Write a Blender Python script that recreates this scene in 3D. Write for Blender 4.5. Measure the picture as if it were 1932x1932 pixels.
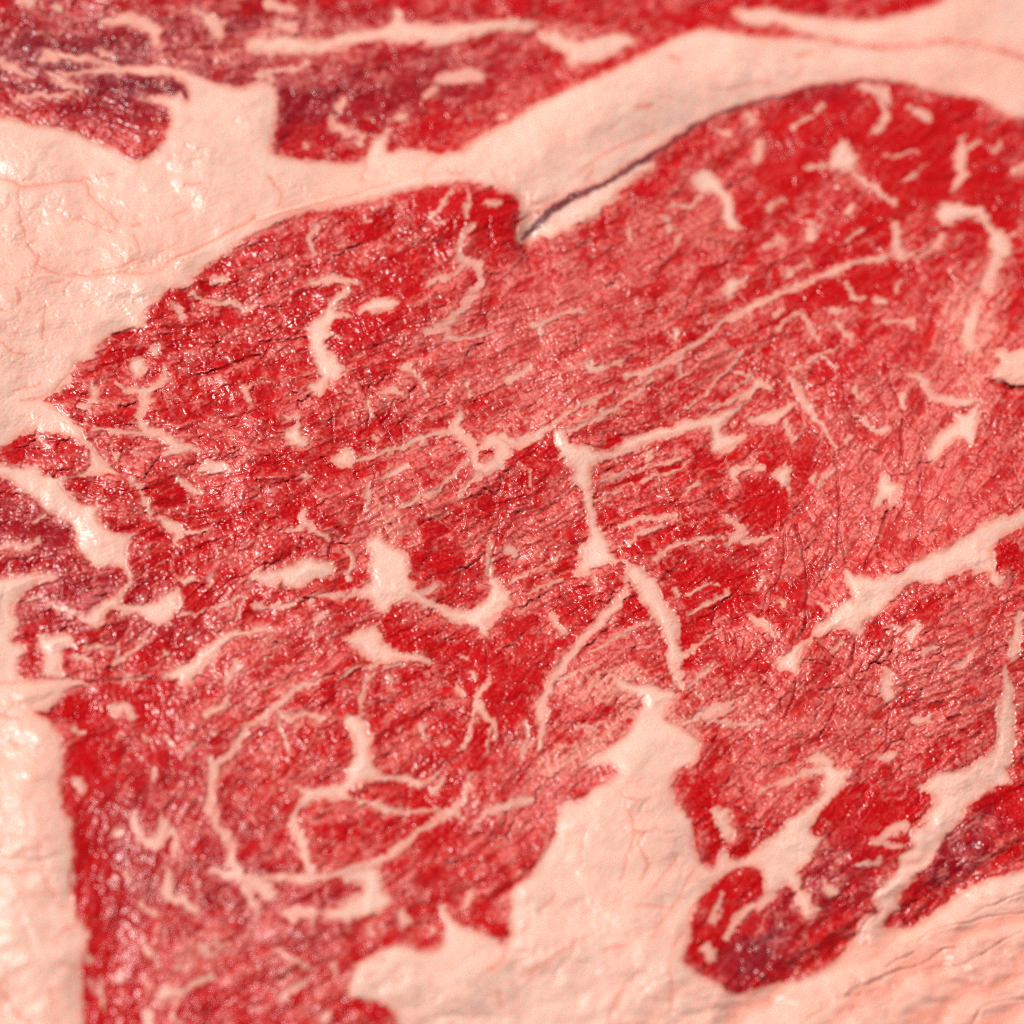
import bpy, math, random
import numpy as np
from mathutils import Vector, Matrix

C = bpy.context.scene
for o in list(bpy.data.objects):
    bpy.data.objects.remove(o)

# ------------------------------------------------------------------ camera, sky, sun
PXM = 0.20 / 1024.0                       # metres per photo pixel on the meat (frame about 20 cm wide)
DIST = 0.50
TILT = math.radians(34)
YAW = math.radians(14)
f = np.array([math.sin(YAW) * math.sin(TILT), math.cos(YAW) * math.sin(TILT), -math.cos(TILT)])
rgt = np.cross(f, [0, 1, 0]); rgt /= np.linalg.norm(rgt)
upv = np.cross(rgt, f)
CAM = -f * DIST
TANH = 0.10 / DIST
cam_d = bpy.data.cameras.new("camera")
cam = bpy.data.objects.new("camera", cam_d)
C.collection.objects.link(cam)
m = Matrix(((rgt[0], upv[0], -f[0], CAM[0]), (rgt[1], upv[1], -f[1], CAM[1]),
            (rgt[2], upv[2], -f[2], CAM[2]), (0, 0, 0, 1)))
cam.matrix_world = m
cam_d.sensor_width = 36
cam_d.lens = 18 / TANH
cam_d.clip_start = 0.01
cam_d.clip_end = 50
cam_d.dof.use_dof = True
cam_d.dof.focus_distance = DIST
cam_d.dof.aperture_fstop = 8.5
C.camera = cam

SUN_EL, SUN_AZ = math.radians(58), math.radians(-50)     # azimuth from +Y towards +X
sd_ = Vector((math.sin(SUN_AZ) * math.cos(SUN_EL), math.cos(SUN_AZ) * math.cos(SUN_EL), math.sin(SUN_EL)))
sun_d = bpy.data.lights.new("sun", 'SUN')
sun_d.energy = 4.4
sun_d.angle = math.radians(0.5)
sun_d.color = (1.0, 0.965, 0.92)
sun = bpy.data.objects.new("sun", sun_d)
sun.rotation_euler = sd_.to_track_quat('Z', 'Y').to_euler()
C.collection.objects.link(sun)

W = bpy.data.worlds.new("World")
C.world = W
W.use_nodes = True
nt = W.node_tree
sky = nt.nodes.new('ShaderNodeTexSky')
sky.sky_type = 'NISHITA'
sky.sun_disc = False
sky.sun_elevation = SUN_EL
sky.sun_rotation = SUN_AZ
bg = nt.nodes['Background']
nt.links.new(sky.outputs[0], bg.inputs[0])
bg.inputs[1].default_value = 0.05
C.view_settings.view_transform = 'Standard'
C.view_settings.look = 'None'
C.view_settings.exposure = 0.0
C.view_settings.gamma = 1.0
C.cycles.use_denoising = False
C.cycles.filter_width = 1.05

# ------------------------------------------------------------------ working grid in photo pixels
def axis():
    a = list(np.arange(-14, 1038.1, 1.0))
    s, x, lo, hi = 1.0, -14.0, [], []
    while x > -230:
        s = min(s * 1.14, 9); x -= s; lo.append(x)
    s, x = 1.0, 1038.0
    while x < 1254:
        s = min(s * 1.14, 9); x += s; hi.append(x)
    return np.array(lo[::-1] + a + hi, dtype=np.float32)
AX = axis(); AY = axis()
NX, NY = len(AX), len(AY)
U, V = np.meshgrid(AX, AY)               # rows = v

def _hash(ix, iy, seed):
    h = (ix * 374761393 + iy * 668265263 + seed * 974711) & 0xffffffff
    h = ((h ^ (h >> 13)) * 1274126177) & 0xffffffff
    return (h ^ (h >> 16)) & 0xffff
ANG = np.arange(65536) / 65536.0 * 2 * np.pi
GXT, GYT = np.cos(ANG).astype(np.float32), np.sin(ANG).astype(np.float32)
def perlin(x, y, seed=0):
    x0 = np.floor(x); y0 = np.floor(y)
    fx = (x - x0).astype(np.float32); fy = (y - y0).astype(np.float32)
    ix = x0.astype(np.int64); iy = y0.astype(np.int64)
    u = fx * fx * fx * (fx * (fx * 6 - 15) + 10)
    v = fy * fy * fy * (fy * (fy * 6 - 15) + 10)
    def g(dx, dy):
        h = _hash(ix + dx, iy + dy, seed)
        return GXT[h] * (fx - dx) + GYT[h] * (fy - dy)
    a = g(0, 0); b = g(1, 0); c = g(0, 1); d = g(1, 1)
    return (a + (b - a) * u + (c + (d - c) * u - a - (b - a) * u) * v) * 1.45
def fbm(x, y, s, seed=0, octv=3, gain=0.5):
    r, a, t = 0, 1.0, 0
    for k in range(octv):
        r = r + a * perlin(x / s, y / s, seed + 17 * k); t += a
        s = s / 2.03; a *= gain
    return r / t
def worley(x, y, seed):
    "distance to the nearest and the second nearest cell point, and the cell's own random number"
    x0 = np.floor(x).astype(np.int64); y0 = np.floor(y).astype(np.int64)
    f1 = np.full(x.shape, 9., np.float32); f2 = f1.copy(); idn = np.zeros(x.shape, np.float32); ox = idn.copy(); oy = idn.copy()
    for dx in (-1, 0, 1):
        for dy in (-1, 0, 1):
            h1 = _hash(x0 + dx, y0 + dy, seed)
            px = x0 + dx + (h1 & 255) / 255.0; py = y0 + dy + (h1 >> 8) / 255.0
            d = np.hypot(x - px, y - py).astype(np.float32)
            n = d < f1
            f2 = np.where(n, f1, np.minimum(f2, d)); f1 = np.where(n, d, f1)
            idn = np.where(n, ((h1 * 40503) & 1023) / 1023.0, idn)
            ox = np.where(n, x - px, ox); oy = np.where(n, y - py, oy)
    return f1, f2, idn, ox, oy
def ss(a, b, x):
    t = np.clip((x - a) / (b - a), 0, 1)
    return t * t * (3 - 2 * t)

# domain warp, so that traced edges become ragged like cut meat
WX = 3.0 * perlin(U / 17, V / 17, 1) + 1.7 * perlin(U / 6.5, V / 6.5, 2) + 0.9 * perlin(U / 2.9, V / 2.9, 3)
WY = 3.0 * perlin(U / 17, V / 17, 4) + 1.7 * perlin(U / 6.5, V / 6.5, 5) + 0.9 * perlin(U / 2.9, V / 2.9, 6)
UW, VW = U + WX, V + WY
US, VS = U + 0.35 * WX, V + 0.35 * WY     # calmer warp for the outer fat edges

K = 256.0 / 1932.0
def T(c, r, *a):
    "points read off one sixteenth of the photograph"
    a = np.array(a, dtype=float).reshape(-1, 2)
    return [((c * 1932 + x) * K, (r * 1932 + y) * K) for x, y in a]
def TV(c, r, *a):
    a = np.array(a, dtype=float).reshape(-1, 3)
    return [((c * 1932 + x) * K, (r * 1932 + y) * K, w * K) for x, y, w in a]

def chaikin(p, closed, n=2):
    p = np.array(p, dtype=float)
    for _ in range(n):
        q = np.roll(p, -1, 0) if closed else p[1:]
        a = p if closed else p[:-1]
        r = np.empty((2 * len(a), p.shape[1]))
        r[0::2] = a * .75 + q * .25; r[1::2] = a * .25 + q * .75
        if not closed:
            r = np.vstack([p[:1], r, p[-1:]])
        p = r
    return p
PAD = 14.0
def window(p, pad):
    i0 = max(0, np.searchsorted(AX, p[:, 0].min() - pad)); i1 = min(NX, np.searchsorted(AX, p[:, 0].max() + pad) + 1)
    j0 = max(0, np.searchsorted(AY, p[:, 1].min() - pad)); j1 = min(NY, np.searchsorted(AY, p[:, 1].max() + pad) + 1)
    return slice(j0, j1), slice(i0, i1)
def sd_line(pts, X, Y, pad=PAD, add=0.0):
    p = chaikin(pts, False, 2 if len(pts) > 2 else 0)
    if len(p) == 1: p = np.vstack([p, p + [0.3, 0, 0]])
    w = window(p, pad + p[:, 2].max() + 4)
    out = np.full(X[w].shape, -99.0, np.float32)
    for a, b in zip(p[:-1], p[1:]):
        ww = window(np.array([a, b]), pad + max(a[2], b[2]) + 4)
        jj = slice(max(ww[0].start, w[0].start), min(ww[0].stop, w[0].stop)); ii = slice(max(ww[1].start, w[1].start), min(ww[1].stop, w[1].stop))
        if jj.stop <= jj.start or ii.stop <= ii.start: continue
        x, y = X[jj, ii], Y[jj, ii]
        dx, dy = b[0] - a[0], b[1] - a[1]; L = dx * dx + dy * dy + 1e-9
        t = np.clip(((x - a[0]) * dx + (y - a[1]) * dy) / L, 0, 1)
        d = (a[2] + (b[2] - a[2]) * t + add) - np.hypot(x - a[0] - t * dx, y - a[1] - t * dy)
        o = out[jj.start - w[0].start:jj.stop - w[0].start, ii.start - w[1].start:ii.stop - w[1].start]
        np.maximum(o, d, out=o)
    return w, out
def sd_poly(pts, X, Y, pad=PAD, n=2):
    p = chaikin(pts, True, n)
    w = window(p, pad)
    x, y = X[w], Y[w]
    ins = np.zeros(x.shape, bool); dist = np.full(x.shape, pad + 4.0, np.float32)
    q = np.roll(p, -1, 0)
    for a, b in zip(p, q):
        if a[1] != b[1]:
            lo, hi = min(a[1], b[1]), max(a[1], b[1])
            jw = slice(max(w[0].start, np.searchsorted(AY, lo - 12)) - w[0].start, max(w[0].start, min(w[0].stop, np.searchsorted(AY, hi + 12))) - w[0].start)
            yy, xx = y[jw], x[jw]
            c = ((a[1] > yy) != (b[1] > yy)) & (xx < (b[0] - a[0]) * (yy - a[1]) / (b[1] - a[1]) + a[0])
            ins[jw] ^= c
        ww = window(np.array([a, b]), pad + 4)
        jj = slice(max(ww[0].start, w[0].start), min(ww[0].stop, w[0].stop)); ii = slice(max(ww[1].start, w[1].start), min(ww[1].stop, w[1].stop))
        if jj.stop <= jj.start or ii.stop <= ii.start: continue
        xx, yy = X[jj, ii], Y[jj, ii]
        dx, dy = b[0] - a[0], b[1] - a[1]; L = dx * dx + dy * dy + 1e-9
        t = np.clip(((xx - a[0]) * dx + (yy - a[1]) * dy) / L, 0, 1)
        d = np.hypot(xx - a[0] - t * dx, yy - a[1] - t * dy)
        o = dist[jj.start - w[0].start:jj.stop - w[0].start, ii.start - w[1].start:ii.stop - w[1].start]
        np.minimum(o, d, out=o)
    return w, np.where(ins, dist, -dist)

# ------------------------------------------------------------------ traced shapes
# upper rim of the front steak: where it lies over the steak behind
RIM_TOP = (T(1,0, 1270,1330, 1300,1250, 1430,1150, 1560,1130, 1650,1040, 1800,970) +
           T(2,0, 0,900, 150,800, 350,690, 600,590, 900,450, 1100,350, 1300,240, 1450,210, 1700,250, 1932,280) +
           T(3,0, 200,275, 450,300, 600,330, 850,360, 1050,350, 1300,310, 1500,320, 1700,360, 1932,440, 2400,600, 4000,900))
SPLIT = (T(0,1, -2500,300, 0,230, 200,180, 340,130, 600,155, 900,140, 1200,120, 1260,60) +
         T(0,0, 1550,1880, 1932,1650) + T(1,0, 450,1520, 900,1420, 1180,1370) + RIM_TOP)
BACK = SPLIT + [(1400, -400), (-400, -400)]
LEAN_TOP = (T(3,0, 4000,1500, 1932,900, 1850,880, 1720,830, 1650,760, 1450,720, 1250,690, 1080,640, 900,600, 600,600, 400,630, 200,670) +
            T(2,0, 1932,745, 1700,800, 1450,900, 1200,1050, 1000,1180, 700,1370, 400,1500, 230,1600, 60,1630, 50,1760, 100,1870, 30,1780, 60,1640, 70,1580, 50,1530, 0,1450) +
            T(1,0, 1850,1440, 1750,1400, 1600,1375, 1400,1385, 1200,1430, 1000,1480, 950,1500, 600,1560, 300,1620, 0,1740) +
            T(0,1, 1680,10, 1550,90, 1450,180, 1430,250, 1340,232, 1260,260, 1200,330, 1120,390, 1090,460, 1110,550, 1030,540, 900,570, 800,620, 705,700, 730,775, 600,800, 535,870, 540,940, 500,990, 420,1030, 310,1085))
TOP_FAT = (LEAN_TOP + T(0,1, 400,1130, 520,1190, 600,1275, 640,1340, 660,1400, 760,1490, 790,1560, 850,1610, 900,1645, 800,1640, 650,1660, 520,1690, 440,1720, 500,1770, 580,1840, 640,1880, 760,1900) +
           T(0,2, 720,20, 770,100, 860,150, 960,165, 1010,170, 975,260, 950,350, 970,430, 1000,500, 1000,560, 960,560, 970,500, 920,420, 850,395, 770,430, 700,410, 640,350, 590,280, 570,170, 540,90, 450,40, 350,0) +
           T(0,1, 300,1870, 200,1800, 100,1730, 0,1640, -2500,1300) +
           T(0,0, -2500,880, 0,880, 130,890, 270,950, 450,960, 700,1050, 880,1140, 960,1200, 1050,1210, 1150,1170, 1230,1060, 1300,900, 1270,800, 1180,770, 1050,760, 1040,745, 1200,720, 1340,720, 1360,680, 1400,770, 1430,700, 1400,620, 1300,565, 860,560, 860,520, 1150,480, 1350,510, 1500,560, 1600,610, 1720,655, 1850,660, 1932,610) +
           T(1,0, 60,600, 150,650, 170,750, 140,1000, 100,1160, 300,1195, 500,1215, 740,1235, 830,1190, 860,1060, 1010,980, 980,1080, 990,1160, 1100,1110, 1280,1130, 1380,1170, 1430,1150, 1560,1130, 1650,1040, 1800,970) + RIM_TOP[6:])
F, L = 'fat', 'lean'
OPS = [
 (F, 'fat_cap', 'poly', TOP_FAT),
 (L, 'muscle_lobe', 'poly', T(0,1, -2500,1450, 0,1500, 60,1420, 130,1360, 250,1315, 360,1330, 480,1345, 580,1390, 640,1430, 690,1490, 690,1560, 670,1610, 600,1650, 500,1675, 400,1660, 300,1620, 270,1570, 200,1580, 120,1580, 0,1560, -2500,1530)),
 # back steak, right: pale fat behind the rim
 (F, 'fat_cap', 'poly', T(2,0, 1650,60, 1932,70) + T(3,0, 150,90, 250,115, 500,140, 700,150, 900,130, 1100,80, 1250,20, 1350,0, 1600,-600, 4000,-900, 4000,900, 2400,600, 1932,440, 1700,360, 1500,320, 1300,310, 1050,350, 850,360, 600,330, 450,300, 290,272, 200,230, 100,190, 0,180) + T(2,0, 1850,160, 1750,180, 1680,120)),
 (F, 'fat_seam', 'poly', T(1,0, -100,300, 200,260, 500,310, 750,230, 900,220, 1000,180, 1080,60, 1130,150, 1200,180, 1400,180, 1600,180, 1800,160, 1932,150, 2060,145, 2130,230, 1932,230, 1700,260, 1500,310, 1350,350, 1240,310, 900,310, 700,370, 500,400, 200,420, -60,400)),
 (F, 'fat_seam', 'poly', T(2,0, 130,200, 200,230, 380,250, 440,300, 560,310, 700,260, 830,250, 960,290, 850,370, 700,450, 540,480, 430,500, 400,400, 200,300)),
 # lower left fat
 (F, 'fat_cap', 'poly', T(0,2, -2500,560, 0,500, 200,465, 350,455, 430,480, 440,510, 280,520, 200,600, 110,690, 95,740, 140,830, 150,860, 110,920, 75,960, 160,1000, 210,1050, 130,1130, 120,1200, 190,1280, 350,1260, 500,1250, 650,1275, 700,1340, 600,1310, 500,1345, 430,1440, 360,1500, 270,1510, 300,1540, 380,1580, 430,1650, 470,1750, 480,1932) +
   T(0,3, 440,110, 470,250, 480,340, 530,400, 545,560, 550,720, 530,850, 540,1000, 590,1140, 680,1240, 640,1320, 620,1500, 620,1700, 630,1932, 640,3600, -2500,3600)),
 (F, 'fat_seam', 'poly', T(0,2, 300,920, 540,900, 560,990, 470,1060, 460,1180, 500,1250, 330,1250, 330,1150, 300,1030, 270,960)),
 # bottom fat
 (F, 'fat_cap', 'poly', T(1,3, 1300,3600, 1080,1932, 1050,1850, 980,1790, 880,1760, 740,1740, 690,1700, 710,1560, 770,1460, 900,1400, 1000,1340, 1100,1325, 1200,1370, 1300,1390, 1400,1350, 1420,1250, 1410,1120, 1350,1020, 1440,1060, 1480,1150, 1600,1210, 1720,1240, 1800,1290, 1860,1330, 1920,1270, 1900,1150, 1932,950) +
   T(2,3, 20,860, 110,840, 170,760, 190,700, 260,620, 320,520, 330,400, 370,270, 420,240, 500,250, 560,200, 620,140, 750,100, 820,20) +
   T(2,2, 700,1900, 450,1932, 700,1800, 900,1650, 920,1550, 980,1450, 940,1380, 820,1360, 770,1290, 740,1200, 900,1310, 1050,1290, 1150,1340, 1270,1370, 1220,1400, 1170,1500, 1150,1560, 1220,1600, 1330,1650, 1450,1760, 1380,1900) +
   T(2,3, 1240,20, 1190,120, 1230,250, 1300,320, 1350,400, 1370,480, 1380,600, 1400,680, 1480,760, 1530,760, 1560,640, 1590,560, 1640,720, 1850,650, 1932,560) +
   T(3,3, 0,780, -100,720, -230,750, -390,850, -480,950, -560,1060, -580,1180, -600,1350, -660,1470, -530,1540, -450,1600, -330,1640, -280,1715, -130,1690, 0,1640, 100,1620, 250,1590, 400,1530, 520,1450, 620,1330, 680,1220, 720,1130, 800,1080, 850,1215, 1000,1210, 1080,1195, 1200,1130, 1350,1000, 1500,890, 1700,820, 1932,770, 4000,0, 4000,3600)),
 # right seam
 (F, 'fat_seam', 'poly', T(3,2, 4000,-700, 1932,0, 1700,40, 1560,130, 1450,220, 1300,300, 1150,350, 1000,440, 850,490, 720,500, 640,470, 580,430, 570,500, 600,590, 640,640, 590,660, 500,750, 440,820, 330,870, 320,930, 400,930, 500,890, 620,890, 680,960, 700,880, 740,800, 850,770, 920,700, 980,610, 1100,540, 1230,530, 1280,550, 1340,530, 1350,460, 1500,440, 1540,480, 1650,440, 1700,530, 1750,570, 1790,520, 1740,450, 1700,370, 1700,240, 1800,160, 1932,110, 4000,-300)),
 (F, 'fat_seam', 'poly', T(3,2, 300,940, 200,1000, 150,1050, 60,1110, 60,1180, 130,1190, 200,1230, 240,1170, 260,1050, 340,960)),
 (F, 'fat_seam', 'poly', T(3,2, 1780,1100, 1850,1300, 1850,1480, 1860,1650, 1870,1760, 1830,1932) +
   T(3,3, 1800,0, 1835,130, 1750,140, 1640,170, 1540,250, 1480,350, 1400,440, 1330,560, 1220,730, 1100,830, 1030,920, 960,1010, 1000,1040, 930,1090, 860,1200, 820,1260, 700,1240, 780,1130, 850,1060, 810,1040, 780,920, 830,890, 960,810, 980,730, 1000,650, 1100,600, 1060,560, 1070,470, 1170,430, 1200,330, 1260,260, 1240,200, 1120,170, 1230,60, 1400,20) +
   T(3,2, 1500,1932, 1600,1870, 1700,1780, 1720,1700, 1720,1540, 1770,1400)),
 (F, 'fat_seam', 'poly', T(3,3, 400,-40, 640,0, 580,120, 440,270, 350,380, 320,500, 400,550, 340,680, 230,770, 230,850, 310,960, 340,1040, 430,1060, 330,1120, 270,1120, 200,1010, 220,930, 150,880, 60,900, 0,1000, -40,860, -60,760, -300,720, -120,640, 0,540, 100,460, 200,350, 330,260, 410,180, 430,60)),
 # main marbling of the eye
 (F, 'marbling_vein', 'poly', T(2,1, 300,1320, 380,1310, 430,1370, 490,1430, 600,1450, 660,1490, 800,1450, 900,1350, 1000,1320, 1150,1290, 1300,1240, 1450,1200, 1560,1190, 1700,1150, 1800,1090, 1700,1200, 1580,1290, 1590,1340, 1720,1350, 1800,1340, 1760,1390, 1700,1440, 1640,1470, 1560,1480, 1480,1470, 1520,1380, 1510,1320, 1480,1300, 1350,1330, 1200,1380, 1070,1400, 980,1440, 860,1500, 780,1540, 660,1540, 600,1600, 600,1700, 600,1800, 630,1932) +
   T(2,2, 620,30, 640,90, 690,160, 720,200, 740,280, 790,365, 780,370, 700,400, 560,450, 440,510, 500,380, 510,260, 570,210, 570,130, 545,0) + T(2,1, 540,1800, 490,1740, 440,1750, 470,1620, 400,1540, 330,1460)),
 (F, 'marbling_vein', 'poly', T(2,2, 800,360, 960,400, 980,460, 1080,490, 1110,560, 1130,650, 1200,750, 1270,800, 1270,930, 1250,1030, 1340,1060, 1280,1100, 1260,1190, 1290,1270, 1300,1350, 1240,1300, 1200,1240, 1190,1160, 1150,1100, 1160,1060, 1160,970, 1110,880, 1060,780, 980,680, 930,560, 860,520, 860,390)),
 (F, 'marbling_vein', 'poly', T(1,2, 790,220, 860,310, 870,420, 870,520, 780,590, 720,640, 850,650, 900,700, 930,790, 1000,740, 1100,670, 1170,665, 1240,700, 1285,780, 1300,710, 1400,770, 1450,820, 1550,850, 1660,860, 1700,900, 1740,960, 1760,860, 1830,770, 1890,700, 1950,680, 1932,640, 1870,600, 1830,520, 1780,480, 1750,500, 1760,600, 1720,680, 1620,740, 1500,740, 1400,690, 1300,640, 1220,610, 1180,550, 1150,440, 1160,340, 1080,290, 1010,240, 920,150)),
 (F, 'marbling_vein', 'poly', T(1,2, 650,970, 760,900, 850,850, 920,850, 910,930, 980,990, 1080,1040, 1200,1070, 1320,1100, 1355,1140, 1280,1150, 1150,1120, 1050,1120, 960,1150, 880,1160, 830,1090, 760,1040)),
 (F, 'marbling_vein', 'poly', T(1,2, -40,450, 100,450, 200,430, 330,360, 450,350, 560,380, 620,430, 560,480, 450,530, 300,580, 200,560, 190,520, 80,560, -40,520)),
 (F, 'marbling_vein', 'poly', T(1,2, 640,1580, 720,1520, 800,1560, 830,1650, 900,1700, 900,1740, 860,1800, 880,1870, 890,1932) + T(1,3, 930,40, 1050,30, 1150,40, 1200,80, 1270,130, 1230,165, 1130,110, 1050,90, 930,90, 850,110, 760,120, 700,150, 690,215, 780,260, 650,245, 560,230, 460,250, 400,280, 340,300, 320,230, 350,190, 290,130, 420,155, 560,150, 650,130, 700,60) + T(1,2, 690,1932, 730,1850, 740,1720, 700,1660)),
 (F, 'marbling_vein', 'poly', T(1,3, 600,830, 800,740, 940,740, 930,790, 960,870, 980,960, 1040,1000, 980,1060, 900,1110, 820,1120, 600,1160, 520,1130, 450,1100, 600,1050, 750,970, 800,920, 810,860, 700,880)),
 (F, 'marbling_vein', 'poly', T(0,2, 620,800, 700,710, 850,650, 900,620, 920,690, 1050,700, 1150,680, 1260,610, 1370,560, 1365,640, 1350,740, 1280,830, 1250,850, 1120,830, 1090,780, 1000,770, 930,760, 860,740, 800,770, 740,860, 680,860)),
 (F, 'marbling_vein', 'poly', T(0,2, 1180,1230, 1350,1180, 1480,1100, 1540,1010, 1600,950, 1700,920, 1800,890, 1932,880, 1960,900, 1800,950, 1700,1010, 1600,1100, 1540,1180, 1490,1250, 1420,1300, 1350,1280, 1270,1250)),
 (F, 'marbling_vein', 'poly', T(1,1, 720,250, 640,350, 600,420, 620,440, 750,440, 620,465, 550,520, 560,590, 620,600, 740,612, 560,620, 510,660, 540,740, 620,760, 650,830, 720,870, 620,920, 560,960, 520,1010, 500,1050, 430,1050, 400,980, 460,950, 480,900, 440,810, 400,720, 390,600, 410,510, 500,420, 560,370, 570,310, 650,260)),
 (F, 'marbling_vein', 'poly', T(1,1, 770,440, 810,360, 900,300, 1000,320, 1090,290, 1080,350, 1010,430, 900,430)),
 (F, 'marbling_vein', 'poly', T(1,1, 200,1390, 220,1300, 290,1310, 320,1240, 340,1300, 350,1350, 400,1400, 420,1450, 300,1440)),
 (F, 'marbling_vein', 'poly', T(1,1, 560,1540, 640,1480, 700,1460, 760,1530, 730,1600, 620,1600)),
 (F, 'marbling_vein', 'poly', T(0,1, 970,790, 1060,760, 1120,860, 1060,915, 990,905)),
 (F, 'marbling_vein', 'poly', T(2,1, 1590,200, 1640,170, 1720,160, 1770,130, 1750,210, 1700,280, 1640,340, 1600,300)),
 (F, 'marbling_vein', 'poly', T(2,0, 1380,1300, 1500,1260, 1550,1330, 1620,1430, 1690,1530, 1700,1680, 1760,1720, 1660,1770, 1600,1690, 1590,1560, 1540,1460, 1430,1470, 1340,1380)),
 (F, 'fat_seam', 'poly', T(2,0, 100,1850, 300,1780, 540,1680, 700,1600, 820,1430, 1000,1300, 1090,1240, 1000,1180, 800,1310, 500,1500, 240,1600, 60,1640, 50,1760)),
 (F, 'marbling_vein', 'poly', T(3,0, 440,1260, 470,1190, 510,1100, 560,1020, 610,1100, 660,1160, 700,1210, 650,1250, 660,1300, 580,1300, 510,1290)),
 (F, 'marbling_vein', 'poly', T(3,0, 1280,1600, 1340,1510, 1450,1560, 1600,1550, 1650,1600, 1700,1720, 1800,1760, 1830,1860, 1830,1970, 1700,1940, 1680,1800, 1620,1680, 1560,1640, 1400,1680, 1330,1720, 1290,1680)),
 (F, 'marbling_vein', 'poly', T(3,1, 1400,1180, 1500,1200, 1640,1080, 1580,1260, 1570,1370, 1550,1470, 1500,1400, 1450,1370, 1380,1420, 1310,1460, 1280,1540, 1210,1570, 1190,1440, 1260,1380, 1340,1300, 1410,1260)),
 (F, 'marbling_vein', 'poly', T(3,1, 780,1932, 790,1850, 820,1790, 830,1680, 870,1620, 920,1690, 1000,1700, 1010,1760, 990,1830, 930,1880, 870,1830, 830,1900)),
 (F, 'marbling_vein', 'poly', T(3,1, 30,1630, 100,1600, 150,1540, 180,1620, 160,1700, 190,1790, 140,1760, 90,1740, 70,1690)),
 (F, 'marbling_vein', 'poly', T(2,3, 1470,290, 1560,300, 1650,300, 1640,400, 1690,440, 1690,520, 1590,570, 1570,450)),
 (F, 'fat_curl', 'poly', T(3,1, 1720,950, 1685,900, 1700,850, 1745,825, 1700,780, 1690,730, 1780,690, 1860,712, 1932,690, 2300,680, 2300,1000, 1932,985, 1860,992, 1800,965)),
]
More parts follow.
